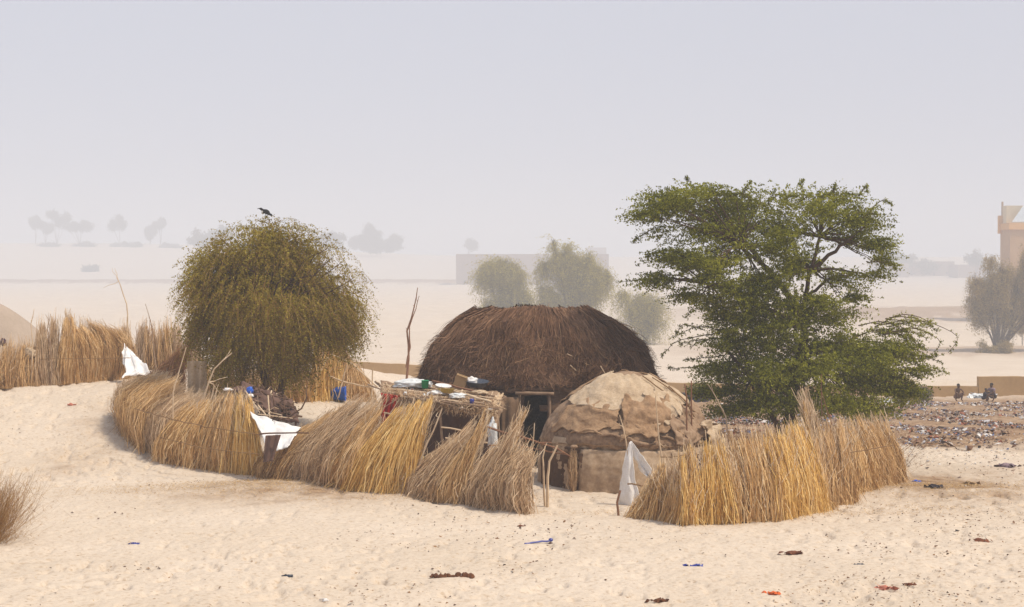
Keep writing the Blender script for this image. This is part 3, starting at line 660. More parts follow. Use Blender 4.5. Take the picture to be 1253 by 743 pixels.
# right
f = fence('straw_fence', 'golden straw fence beside the white cloth, low ragged end of the right enclosure', 840, 640)
bundle(f, (770, 631), (840, 641), (792, 588), (842, 556), 'gold', 1.2, bulge=(0, -.14, .02), rag=.35, sticks=7, fan=.1)
bundle(f, (836, 641), (900, 638), (836, 562), (886, 536), 'bright', 1.25, bulge=(0, -.14, .02), rag=.2, sticks=6)
rail(f, [(768, 592, 28.9), (800, 597, 28.6), (845, 598, 28.5), (880, 592, 28.5)], .014)
rail(f, [(808, 560, 28.9), (890, 553, 28.6)], .01)
f = fence('straw_fence', 'golden upright straw fence with two bundles, in the middle of the right enclosure', 945, 635)
bundle(f, (892, 637), (952, 635), (886, 542), (938, 540), 'gold', 1.25, bulge=(.03, -.14, .03), rag=.25, sticks=7, thick=.16)
bundle(f, (946, 635), (1008, 624), (934, 542), (990, 526), 'bright', 1.25, bulge=(.04, -.14, .04), rag=.2, sticks=7, thick=.16)
rail(f, [(892, 582, 28.7), (950, 583, 28.7), (975, 584, 28.8)], .01)
rail(f, [(872, 548, 29.0), (960, 543, 28.8)], .02, 'palewood', 'rail_pole')
f = fence('straw_fence', 'tall greyish straw fence at the right end of the camp, under the green tree', 1060, 600)
bundle(f, (998, 624), (1044, 612), (992, 548), (1032, 526), 'amber', 1.3, bulge=(.03, -.1, .03), rag=.3, sticks=10)
bundle(f, (1006, 612), (1030, 606), (983, 498), (990, 496), 'bright', 2.0, bulge=(-.04, -.05, 0), rag=.06, fan=.01, sticks=1, thick=.06, lean=.05, skirt=.1)
bundle(f, (1030, 606), (1072, 597), (1024, 532), (1052, 524), 'gold', 1.3, bulge=(.04, -.1, .03), rag=.3, sticks=8)
bundle(f, (1062, 598), (1104, 588), (1046, 524), (1084, 517), 'amber', 1.3, bulge=(.06, -.1, .05), rag=.25, sticks=8)
rail(f, [(1005, 560, 29.7), (1050, 552, 30.2), (1092, 545, 30.9)], .009)

# ------------------------------------------------------------------ loose poles and dead branches
def pole(name, label, pts, r0, r1, m='palewood', tw=2, tl=.35, cat='pole', group=None):
    """pts = photo points at a depth; the first stands in the ground"""
    b = G(pts[0][0], pts[0][1]) if len(pts[0]) == 2 else at(*pts[0]); Y = b[1]
    P = [b] + [at(p[0], p[1], p[2] if len(p) > 2 else Y) for p in pts[1:]]
    P[0] = np.array([P[0][0], P[0][1], float(H(P[0][0], P[0][1])) - .05]) if len(pts[0]) == 2 else P[0]
    g = Geo(); dead_branch(g, P, r0, r1, tw, tl); return tag(recenter(g.build(name, M[m])), label, cat, group)
q = pole('dead_branch', 'tall crooked reddish double-stemmed dead branch left of the large hut', [(496, 478), (500, 440), (498, 405), (507, 375), (511, 352)], .045, .012, 'redwood', 2, .2, 'branch')
g = Geo(); Yq = q.location[1]
dead_branch(g, [at(497, 450, Yq - .05), at(502, 425, Yq), at(501, 400, Yq), at(509, 378, Yq), at(513, 362, Yq)], .03, .008, 1, .15); g.build('stem', M['redwood']).parent = q
q.children[0].location = -q.location
pole('dead_branch', 'thin pale crooked dead branch rising behind the far left fence', [(155, 458), (156, 400), (155, 372), (147, 348), (143, 340)], .025, .008, 'palewood', 4, .5, 'branch')
pole('dead_branch', 'thin brown dead branch right of the pale one behind the far left fence', [(192, 455), (186, 400), (178, 372)], .018, .007, 'wood', 3, .35, 'branch')
pole('dead_branch', 'pale forked branch standing at the left edge of the golden fence', [(38, 473), (40, 420), (38, 396), (42, 378)], .018, .006, 'palewood', 4, .35, 'branch')
pole('dead_branch', 'short brown forked branch standing in the far left fence', [(62, 472), (62, 425), (58, 402), (62, 384)], .018, .006, 'wood', 4, .3, 'branch')
pole('dead_branch', 'pale forked branch leaning over the left fence below the round tree', [(240, 560), (250, 486), (262, 452), (284, 432)], .026, .012, 'palewood', 3, .45, 'branch')
pole('dead_branch', 'long pale stick leaning at the left of the round tree', [(206, 565), (212, 480), (228, 425)], .018, .010, 'palewood', 1, .3, 'branch')
pole('dead_branch', 'dark forked branch with a raised hooked arm beside the firewood shelter', [(326, 583), (327, 530), (330, 518), (355, 509), (369, 500), (376, 486)], .030, .014, 'darkwood', 3, .4, 'branch')
pole('fence_pole', 'thin crooked pole standing behind the white cloth', [(770, 618), (771, 575), (766, 540), (758, 508)], .02, .008, 'palewood', 1, .2, 'pole')
pole('fence_pole', 'thin wavy pole standing between the white cloth and the small hut', [(812, 612), (810, 560), (805, 520), (802, 484)], .018, .009, 'palewood', 1, .2, 'pole')
pole('fence_pole', 'straight reddish pole, left one of two standing right of the small hut', [(842, 600), (841, 550), (840, 505), (838, 470)], .020, .014, 'redwood', 0, .2, 'pole')
pole('fence_pole', 'straight reddish pole, right one of two standing right of the small hut', [(850, 598), (848, 545), (846, 500), (846, 466)], .018, .013, 'redwood', 0, .2, 'pole')
pole('dead_branch', 'forked twiggy branch standing between the small hut and the green tree', [(893, 575), (888, 510), (878, 490), (866, 470)], .020, .008, 'palewood', 4, .35, 'branch')
pole('fence_pole', 'slender leaning stick beside the tall straw spray at the right', [(1042, 600), (1020, 525), (1004, 475)], .014, .006, 'redwood', 2, .3, 'pole')
pole('fence_pole', 'upright slender stick behind the tall straw spray', [(1008, 590), (1006, 520), (1005, 458)], .013, .006, 'redwood', 1, .3, 'pole')
pole('gate_post', 'forked pale post standing in the gap left of the small hut', [(670, 622), (670, 585), (672, 565), (682, 545)], .030, .016, 'palewood', 0, .2, 'post')
q = pole('gate_post', 'crooked thin pale post crossing the forked gate post', [(667, 621), (665, 575), (664, 560), (667, 546)], .020, .012, 'palewood', 0, .2, 'post')
pole('gate_rail', 'long brown branch rail running from the platform down to the small hut', [(590, 520, 30.9), (640, 535, 30.6), (680, 548, 30.6), (700, 560, 30.9)], .022, .016, 'redwood', 3, .25, 'rail')
pole('gate_rail', 'thin bent rail crossing above the gate gap', [(598, 545, 30.7), (630, 545, 30.7), (668, 552, 30.6), (694, 556, 30.8)], .015, .012, 'redwood', 2, .2, 'rail')
pole('fence_pole', 'thin upright stick tied to the gate rails', [(652, 620), (650, 560), (654, 518)], .014, .008, 'palewood', 1, .15, 'pole')
pole('fence_pole', 'pale pole propping the right front corner of the loaded platform', [(578, 610), (586, 560), (594, 530), (597, 497)], .020, .013, 'palewood', 0, .2, 'pole')
pole('fence_pole', 'pale crooked pole in front of the bright golden bundle', [(500, 604), (516, 560), (530, 528), (541, 500)], .020, .012, 'palewood', 1, .2, 'pole')

# ------------------------------------------------------------------ loaded platform
def pillow(g, c, r, seed, n=18, flatz=.6, m=0):
    """crumpled soft thing"""
    a = np.linspace(-np.pi/2, np.pi/2, n); th = np.linspace(0, 2*np.pi, 2*n, endpoint=False); A, T = np.meshgrid(a, th, indexing='ij')
    d = np.stack([np.cos(A)*np.cos(T), np.cos(A)*np.sin(T), np.sin(A)], -1)
    k = 1 + .30 * fbm(d[..., 0]*2.3+seed, d[..., 1]*2.3, d[..., 2]*2.3, seed, 4)
    v = d * k[..., None] * np.asarray(r); v[..., 2] = np.maximum(v[..., 2], -r[2] * flatz)
    g.grid(v + np.asarray(c), True, m)
def basin(c, r, h, m, name, label, cat, tilt=(0, 0), parent=None, lip=.012):
    prof = [(1e-3, 0), (r*.72, 0), (r*.8, .01), (r, h), (r+lip, h+.002), (r+lip, h+.008), (r-.004, h+.008), (r*.76, .02), (1e-3, .016)]
    cx, cy = math.cos(tilt[0]), math.cos(tilt[1]); sx, sy = math.sin(tilt[0]), math.sin(tilt[1])
    Mx = np.array([[1,0,0],[0,cx,-sx],[0,sx,cx]]) @ np.array([[cy,0,sy],[0,1,0],[-sy,0,cy]])
    g = Geo(); g.lathe(prof, c, 20, M=Mx); return tag(recenter(g.build(name, M[m], smooth=True)), label, cat)
def platform():
    FL = at(474, 484, 33.0); FR = at(604, 503, 32.3); BL = at(470, 470, 34.6); BR = at(612, 484, 33.9)
    root = thing('storage_platform', 'raised stick platform heaped with household things in front of the large hut', 'platform', gnd(-1.4, 33.3))
    g = Geo()
    for p in (FL, FR, BL, BR, (FL + FR) / 2):
        b = gnd(p[0] + R.normal() * .05, p[1]); b[2] -= .05; 
        gg = Geo(); dead_branch(gg, [b, (b + p) / 2 + R.normal(size=3) * .03, p + [0, 0, .04]], .035, .022, 0); gg.build('leg', M['wood'], root)
    for a, b in ((FL, FR), (BL, BR), ((FL + BL) / 2, (FR + BR) / 2)):
        gg = Geo(); gg.tube(branch_pts(a - [.1, 0, .03], b + [.1, 0, -.03], 9, .006), .03, 7); gg.build('beam', M['wood'], root)
    def on(u, v, dz=0): return (FL * (1-u) + FR * u) * (1-v) + (BL * (1-u) + BR * u) * v + [0, 0, dz]
    for k in range(210):     # deck of crossing sticks
        u = R.uniform(-.02, 1.02); du = R.normal() * .06
        g.tube(branch_pts(on(u, R.uniform(-.12, .2), R.uniform(0, .05)), on(u + du, R.uniform(.7, 1.08), R.uniform(0, .06)), 5, .012), R.uniform(.008, .02), 5, int(R.integers(0, 2)))
    for k in range(130):
        v = R.uniform(-.08, 1.0); u = R.uniform(-.02, .5)
        g.tube(branch_pts(on(u, v, R.uniform(.03, .09)), on(u + R.uniform(.25, .6), v + R.normal() * .08, R.uniform(.03, .1)), 5, .01), R.uniform(.007, .016), 5, int(R.integers(0, 2)))
    g.build('stick_deck', [M['wood'], M['palewood']], root)
    # matting and straw heaped on and hanging over the deck
    g = Geo(); U, V = np.meshgrid(np.linspace(-.03, 1.04, 60), np.linspace(-.06, 1.05, 30))
    P = on(U[..., None], V[..., None]); P[..., 2] += .03 + .04 * fbm(U * 9, V * 5, 0, 3, 3); P[..., 2] -= .12 * ss(.05, -.06, V) + .2 * ss(.97, 1.04, U)
    g.grid(P); dk = g.build('deck_mat', M['hide'], root, True, .02)
    g = Geo(); N = 900; u = R.uniform(-.03, 1.03, N); B = on(u[:, None], R.uniform(-.08, .25, N)[:, None]) + [0, 0, .07] + R.normal(size=(N, 3)) * [.02, .02, .03]
    T = B + R.normal(size=(N, 3)) * [.16, .12, .04] + [0, -.06, -.04]; straw(g, B, T, R.normal(size=(N, 3)) * .02, .006, 4)
    N = 500; u = R.uniform(-.03, 1.03, N); B = on(u[:, None], R.uniform(-.1, 0, N)[:, None]); T = B + np.stack([R.normal(size=N) * .05, R.normal(size=N) * .03, -R.uniform(.05, .2, N)], -1)
    straw(g, B, T, R.normal(size=(N, 3)) * .02, .006, 4)
    g.build('loose_straw', M['grey'], root)
    for k in range(46):
        p = on(R.uniform(0, 1), R.uniform(-.1, .6), R.uniform(-.02, .08)); g = Geo(); pillow(g, p, R.uniform(.02, .06, 3), k, 6)
        g.build('scrap', M[['white', 'midhide', 'leather', 'plastic', 'card', 'lilac', 'rust'][k % 7]], dk, True)
    # dark hide hung under the platform as a back
    g = Geo(); xs, zs = np.meshgrid(np.linspace(0.02, .98, 30), np.linspace(0, 1, 16))
    top = on(xs[..., None], np.full_like(xs, .75)[..., None]); bot = top.copy(); bot[..., 2] = H(bot[..., 0], bot[..., 1])
    P = top * (1 - zs[..., None]) + bot * zs[..., None]; P[..., 1] += .06 * np.sin(xs * 40) ; g.grid(P); g.build('back_hide', M['leather'], root, True, .015)
    rr = [((540, 523, 32.0), (605, 534, 31.8)), ((470, 505, 32.8), (500, 512, 32.5)), ((545, 536, 31.6), (600, 542, 31.6))]
    for a, b in rr:
        gg = Geo(); gg.tube(branch_pts(at(*a), at(*b), 7, .01), .017, 6); gg.build('brace', M['palewood'], root)
    # -- the things lying on it
    def put(u, v, dz=.10): return on(u, v, dz)
    g = Geo(); pillow(g, put(.25, .55, .16), (.36, .22, .10), 5, 26); tag(recenter(g.build('plastic_sheet', M['plastic'], smooth=True)), 'crumpled white plastic sheet, largest white thing on the loaded platform', 'plastic sheet')
    g = Geo(); pillow(g, put(.47, .22, .13), (.17, .12, .05), 8, 18); tag(recenter(g.build('rag', M['white'], smooth=True)), 'small white rag in the middle front of the loaded platform', 'rag')
    g = Geo(); pillow(g, put(.66, .16, .14), (.16, .12, .06), 9, 18); tag(recenter(g.build('rag', M['plastic'], smooth=True)), 'white scrap on the front of the loaded platform, right of the yellow bowl', 'rag')
    g = Geo(); pillow(g, put(.84, .60, .13), (.17, .14, .05), 12, 18); tag(recenter(g.build('rag', M['palehide'], smooth=True)), 'greyish rag on the right end of the loaded platform', 'rag')
    c = put(.36, .42, .14); prof = [(1e-3, 0), (.062, 0), (.075, .15), (.080, .15), (.080, .158), (.068, .158), (.055, .012), (1e-3, .012)]
    g = Geo(); g.lathe(prof, c, 18); tag(recenter(g.build('cup', M['green'], smooth=True)), 'bright green plastic cup standing on the loaded platform', 'cup')
    basin(put(.52, .52, .14), .15, .07, 'white', 'enamel_bowl', 'white enamel bowl behind the yellow bowl on the platform', 'bowl', (.15, .1))
    basin(put(.55, .26, .14), .16, .08, 'yellow', 'bowl', 'yellow bowl on the front of the loaded platform', 'bowl', (-.1, .05))
    basin(put(.80, 1.0, .14), .24, .10, 'slate', 'basin', 'dark slate blue basin at the back right of the platform', 'basin', (.12, .05))
    g = Geo(); pillow(g, put(.76, .95, .25), (.11, .09, .09), 14, 16); tag(recenter(g.build('rag', M['white'], smooth=True)), 'white bundle stuffed between the cardboard box and the dark basin', 'rag')
    c = put(.665, .95, .22); g = Geo(); th_ = .35; Mx = np.array([[math.cos(th_), 0, math.sin(th_)], [0, 1, 0], [-math.sin(th_), 0, math.cos(th_)]])
    g.box(c, (.24, .26, .22), 0, 0, Mx); g.box(c + Mx @ np.array([0, -.14, .113]), (.235, .09, .006), 0, 0, Mx); g.box(c + Mx @ np.array([0, .12, .116]), (.235, .12, .006), 0, 0, Mx)
    tag(recenter(g.build('cardboard_box', M['card'])), 'tilted brown cardboard box at the back of the loaded platform', 'box')
    c = put(.80, -.02, .05); g = Geo(); g.lathe([(1e-3, 0), (.036, 0), (.042, .11), (.036, .13), (.034, .13), (.038, .11), (.033, .01), (1e-3, .01)], c, 14); tag(recenter(g.build('cup', M['dkblue'], smooth=True)), 'small deep blue cup at the front right of the loaded platform', 'cup')
    g = Geo(); a_, b_ = put(.50, .45, .18), put(.97, .12, .13); P = branch_pts(a_, b_, 9, .004); g.tube(P, .026, 7); tag(recenter(g.build('stick', M['palewood'], smooth=True)), 'long pale stick lying across the right half of the platform', 'stick')
    g = Geo(); a_, b_ = put(.42, .85, .2), put(.88, .55, .14); P = branch_pts(a_, b_, 9, .006); g.tube(P, .02, 7); tag(recenter(g.build('stick', M['redwood'], smooth=True)), 'reddish brown stick lying diagonally near the cardboard box on the platform', 'stick')
    # red cloth hung at the left corner
    U, V = np.meshgrid(np.linspace(0, 1, 30), np.linspace(0, 1, 24)); A = at(466, 481, 32.85); wv = .04 * np.sin(U * 22 + V * 2)
    hem = 1.0 - .38 * ss(.45, .7, U) ; P = np.stack([A[0] + U * .36 + .02 * np.sin(V * 9), A[1] + wv + .02 * V, A[2] - V * .62 * hem - .05 * U], -1)
    g = Geo(); g.grid(P); tag(recenter(g.build('red_cloth', M['red'], smooth=True, solid=.012)), 'bright red cloth hanging from the left corner of the loaded platform', 'cloth')
    # bag hung from a post at the right
    c = at(603, 520, 31.2); g = Geo(); pillow(g, c + [0, 0, -.2], (.09, .08, .30), 21, 22, 1.0); g.tube(branch_pts(c + [0, 0, .05], c + [0, .02, .14], 4, .02), np.linspace(.045, .012, 4), 8)
    o = g.build('plastic_bag', M['plastic'], smooth=True); tag(recenter(o), 'narrow white plastic bag hung on the rail right of the platform', 'bag')
platform()

# ------------------------------------------------------------------ firewood shelter (left) with tarpaulin
def shelter():
    root = thing('firewood_shelter', 'low shelter roofed with a dark heap of branches under the round tree', 'shelter', G(330, 575))
    A = at(298, 490, 34.0); B = at(362, 517, 33.0); Cc = at(352, 496, 34.6); D = at(300, 480, 35.2)
    def on(u, v, dz=0): return (A * (1-u) + B * u) * (1-v) + (D * (1-u) + Cc * u) * v + [0, 0, dz]
    for p in (A, B, Cc, D):
        b = gnd(p[0], p[1]); b[2] -= .05; gg = Geo(); dead_branch(gg, [b, (b+p)/2 + R.normal(size=3) * .03, p + [0,0,.03]], .035, .025, 0); gg.build('leg', M['darkwood'], root)
    U, V = np.meshgrid(np.linspace(-.05, 1.05, 40), np.linspace(-.05, 1.05, 40)); P = on(U[..., None], V[..., None]); P[..., 2] += .08 * fbm(U * 5, V * 5, 0, 3, 3) + .24 * np.sin(np.pi * np.clip(V, 0, 1)) * (1 - .4 * U)
    g = Geo(); g.grid(P); g.build('roof_mat', M['leather'], root, True, .04)
    g = Geo()
    for k in range(220):
        u, v = R.uniform(0, 1, 2); p = on(u, v, R.uniform(.02, .26) * math.sin(math.pi * v * .8 + .3)); d = on(u + R.normal() * .3, v + R.normal() * .16, R.uniform(0, .2)) - p; d = d / np.linalg.norm(d) * R.uniform(.2, .55)
        g.tube(branch_pts(p - d / 2, p + d / 2, 5, .03), R.uniform(.008, .022), 5, 0 if k % 7 else 1)
    g.build('firewood', [M['darkwood'], M['palewood']], root)
    for a, b in (((302, 497, 33.6), (345, 508, 33.2)), ((316, 496, 33.4), (340, 522, 33.0)), ((328, 484, 33.5), (331, 520, 33.1)), ((316, 507, 33.3), (358, 512, 32.9)), ((300, 478, 34.0), (318, 505, 33.3))):
        gg = Geo(); dead_branch(gg, [at(*a), at(*b)], .015, .01, 2, .25); gg.build('branch', M['palewood'], root)
    # tarpaulin draped below
    U, V = np.meshgrid(np.linspace(0, 1, 40), np.linspace(0, 1, 30))
    a, b, c, d = at(306, 503, 33.3), at(368, 522, 32.7), at(352, 550, 31.9), at(326, 545, 32.2)
    P = (a * (1-U[..., None]) + b * U[..., None]) * (1-V[..., None]) + (d * (1-U[..., None]) + c * U[..., None]) * V[..., None]
    P[..., 2] += .04 * fbm(U * 3, V * 3, 0, 3, 3) - .06 * np.sin(np.pi * U); P[..., 1] += .03 * np.sin(U * 14 + V * 4)
    g = Geo(); g.grid(P); tag(recenter(g.build('tarpaulin', M['white'], smooth=True, solid=.01)), 'white tarpaulin draped below the firewood shelter', 'tarpaulin')
    a, b, c, d = at(325, 533, 31.9), at(344, 532, 31.8), at(334, 564, 31.7), at(322, 566, 31.8)
    P = (a * (1-U[..., None]) + b * U[..., None]) * (1-V[..., None]) + (d * (1-U[..., None]) + c * U[..., None]) * V[..., None]; P[..., 1] += .02 * np.sin(U * 12) 
    g = Geo(); g.grid(P); tag(recenter(g.build('hide', M['leather'], smooth=True, solid=.015)), 'dark brown hide hanging in front of the white tarpaulin', 'hide')
    g = Geo(); dead_branch(g, [at(318, 531, 31.75), at(345, 530, 31.7), at(378, 530, 31.6)], .018, .012, 1, .2); tag(recenter(g.build('branch_rail', M['darkwood'])), 'thin dark branch rail the brown hide hangs from', 'rail')
    c = at(306, 478, 34.0)
    g = Geo(); pillow(g, c, (.07, .065, .08), 31, 16, .9); tag(recenter(g.build('plastic_bag', M['blue'], smooth=True)), 'bright blue knotted plastic bag on top of the firewood shelter', 'bag')
    g = Geo(); pillow(g, c + [.02, -.08, -.1], (.07, .06, .04), 33, 12); tag(recenter(g.build('rag', M['white'], smooth=True)), 'small white rag just under the blue bag', 'rag')
    g = Geo(); pillow(g, at(279, 477, 34.1), (.09, .06, .035), 34, 12); tag(recenter(g.build('rag', M['white'], smooth=True)), 'small white rag left of the blue bag on top of the fence', 'rag')
    g = Geo(); pillow(g, at(292, 478, 34.3), (.22, .12, .08), 35, 14); tag(recenter(g.build('sack', M['leather'], smooth=True)), 'brown sack lying left of the blue bag', 'sack')
shelter()
# grey-green cloth behind fence, left of the tree
U, V = np.meshgrid(np.linspace(0, 1, 20), np.linspace(0, 1, 20)); a = at(229, 442, 37.2)
P = np.stack([a[0] + U * .42, a[1] + .04 * np.sin(U * 14 + V * 3), a[2] - V * 1.0], -1); g = Geo(); g.grid(P)
tag(recenter(g.build('hanging_cloth', M['palehide'], smooth=True, solid=.01)), 'pale cloth hung between the brown fence and the round tree', 'cloth')

# ------------------------------------------------------------------ blue bucket
c = G(414, 491); Mx = np.array([[0, 0, 1], [0, 1, 0], [-1, 0, 0]])
root = thing('bucket', 'blue plastic bucket lying on its side on the sand behind the fences', 'bucket', c)
g = Geo(); g.lathe(np.array([(1e-3, 0), (.135, 0), (.143, .01), (.152, .33), (.166, .335), (.166, .35), (.147, .35), (.132, .02), (1e-3, .02)]) * 1.12, c + [-.21, 0, .18], 22, M=Mx); pail = g.build('pail', M['blue'], root, True)
g = Geo(); t_ = np.linspace(0, np.pi, 12); g.tube(np.stack([c[0] + .14 + .10 * np.sin(t_), c[1] + .152 * np.cos(t_), np.full(12, c[2] + .13)], -1), .005, 5); g.build('handle', M['palewood'], pail)

# ------------------------------------------------------------------ white cloth on the fence
def white_cloth():
    Y = 29.1; a = at(771, 540, Y); pts_l = [(771, 540), (764, 565), (759, 592), (757, 610)]; pts_r = [(773, 540), (784, 560), (797, 575), (799, 588)]
    def drape(L, Rr, name, lab, m='white', ph=0):
        n_ = 26; t = np.linspace(0, 1, n_); Lp = np.array([at(*p, Y + .02 * i) for i, p in enumerate(L)]); Rp = np.array([at(*p, Y - .03 * i) for i, p in enumerate(Rr)])
        q = np.linspace(0, 1, len(L)); f_ = lambda A: np.stack([np.interp(t, q, A[:, k]) for k in range(3)], -1)
        A, B = f_(Lp), f_(Rp); u = np.linspace(0, 1, n_)[None, :, None]; P = A[:, None] * (1-u) + B[:, None] * u
        P[..., 1] += .05 * np.sin(u[..., 0] * 9 + ph) * t[:, None]; P += (.022 * np.stack([fbm(u[..., 0] * 3 + 0 * t[:, None], t[:, None] * 7 + 0 * u[..., 0], ph + q, 5, 3) for q in (0, 7, 13)], -1)) * np.sin(np.pi * np.clip(t, .03, 1) * .8)[:, None, None]; g = Geo(); g.grid(P); return tag(recenter(g.build(name, M[m], smooth=True, solid=.01)), lab, 'cloth')
    drape([(770, 541), (764, 562), (759, 590), (757, 610), (757, 626)], [(772, 541), (774, 560), (776, 590), (784, 610), (788, 622)], 'hanging_cloth', 'long narrow white cloth hanging to the ground at the end of the right fence')
    drape([(771, 540), (774, 556), (780, 570), (788, 580)], [(773, 540), (785, 558), (798, 577), (799, 590)], 'hanging_cloth', 'white cloth corner stretched over the straw, right of the hanging white cloth', ph=2)
    pole('fence_post', 'short dark stake at the foot of the hanging white cloth', [(757, 630), (755, 615), (759, 600)], .022, .018, 'redwood', 0, .1, 'post')
white_cloth()

# ------------------------------------------------------------------ trees
def round_tree():
    base = gnd(-5.55, 37.6); Yc = 37.6
    c = at(335, 362, Yc); r = np.array([112, 0, 100]) / FPX * Yc; r[1] = r[0]
    root = thing('weeping_tree', 'round dense olive tree with drooping twigs, a bird on its top', 'tree', base)
    g = Geo(); top = c + [0, 0, .3]
    limb(g, [base - [0, 0, .1], base + [.15, 0, .8], base + [.05, .1, 1.5], top], .15, .05)
    limb(g, [base - [-.25, 0, .1], base + [.4, .1, .8], c + [.5, .1, -.2], c + [1.0, .2, .7]], .10, .03)
    for k in range(70):
        d = R.normal(size=3); d[2] = abs(d[2]) * .8; d /= np.linalg.norm(d); e = c + d * r * R.uniform(.6, .93); s = base + (top - base) * R.uniform(.4, .9)
        limb(g, [s, (s + e) / 2 + [0, 0, .25], e], .03, .006, 5, K=8)
    g.build('trunk', M['bark'], root, True)
    g = Geo()
    blobs = [(300,318,62,48,-.3),(352,312,60,44,.2),(328,300,34,34,0),(272,358,46,66,.1),(335,370,72,90,-.5),(335,370,80,80,.6),(395,362,46,52,.2),(288,418,46,42,-.2),(404,378,42,38,-.3),(254,392,26,46,.3),(352,425,44,38,.1),(250,335,24,30,-.3),(420,400,22,24,.3)]
    tt_ = sum(q[2] * q[3] for q in blobs)
    A = np.vstack([ellip_pts(int(13000 * q[2] * q[3] / tt_), at(q[0], q[1], Yc + q[4]), np.array([q[2], q[2] * 1.05, q[3]]) / FPX * Yc * .81, .5, i + 3, gap=.6, gs=1.5) for i, q in enumerate(blobs)])
    # flatter below, fuller at the lower right, ragged at the left
    A = A[A[:, 2] > c[2] - .98 * r[2] + .25 * fbm(A[:, 0], A[:, 1], 0, 5, 2)]
    out = (A - c) / r; D = out * [.35, .35, .15] + R.normal(size=A.shape) * .25; D[:, 2] += .35 * out[:, 2] - .30; D /= np.linalg.norm(D, axis=1)[:, None]
    sprigs(g, A, D, R.uniform(.22, .68, len(A)), 17, .0215, .5, .0035, .024, leafasp=.6)
    # arching twigs leaving the crown
    d = R.normal(size=(520, 3)); d[:, 2] = np.abs(d[:, 2]) * 1.0 - .35; d /= np.linalg.norm(d, axis=1)[:, None]; A = c + d * r * .9
    D = d + R.normal(size=d.shape) * .3; D[:, 2] += .2; D /= np.linalg.norm(D, axis=1)[:, None]
    sprigs(g, A, D, R.uniform(.25, .70, 520), 18, .019, 1.1, .0035, .03, K=7)
    g.build('crown', [M['leafL'], M['dry']], root)
round_tree()

# bird on the tree
def bird(px, py, Y):
    b = at(px, py, Y); root = thing('bird', 'black and white bird perched on top of the round olive tree', 'bird', b - [0, 0, .12])
    g = Geo(); tl = rad(-35); Mx = np.array([[math.cos(tl), 0, math.sin(tl)], [0, 1, 0], [-math.sin(tl), 0, math.cos(tl)]])
    t = np.linspace(0, 1, 12); ax = np.stack([-.11 + .24 * t, 0 * t, -.02 + .10 * t + .02 * np.sin(t * 3)], -1)
    rr = np.array([.008, .02, .036, .045, .048, .045, .036, .027, .026, .029, .022, .008]); ax[9:, 0] += .012; ax[9:, 2] += .02
    g.tube(b + ax * [-1, 1, 1], rr, 12)
    bd = g.build('body', M['feather'], root, True)
    g = Geo(); g.tube(b + np.array([[-.145, 0, .105], [-.165, 0, .100], [-.185, 0, .092]]), [.011, .008, .002], 6); g.build('beak', M['dark'], bd)
    g = Geo(); g.ball(b + [-.06, 0, .02], (.034, .036, .045), 10); g.build('breast', M['wfeather'], root, True)
    for s in (-1, 1):
        g = Geo(); U, V = np.meshgrid(np.linspace(0, 1, 8), np.linspace(0, 1, 6)); P = np.stack([-.05 + .19 * U, s * (.046 + .01 * np.sin(V * 3)) * (1 - .7 * U), .055 - .05 * V - .075 * U], -1); g.grid(P + b); g.build('wing', M['feather'], root, True, .008)
    g = Geo(); g.box(b + [.15, 0, -.045], (.12, .04, .008), 0, 0, np.array([[math.cos(.5), 0, math.sin(.5)], [0, 1, 0], [-math.sin(.5), 0, math.cos(.5)]])); g.build('tail', M['feather'], root)
    for s in (-1, 1):
        g = Geo(); g.tube(b + np.array([[0, s*.02, -.02], [.01, s*.02, -.07], [-.005, s*.02, -.12]]), .004, 5)
        for q in (-1, 0, 1): g.tube(b + np.array([[-.005, s*.02, -.12], [-.035, s*.02 + q*.012, -.122]]), .003, 4)
        g.build('leg', M['dark'], root)
bird(325, 261, 37.6)

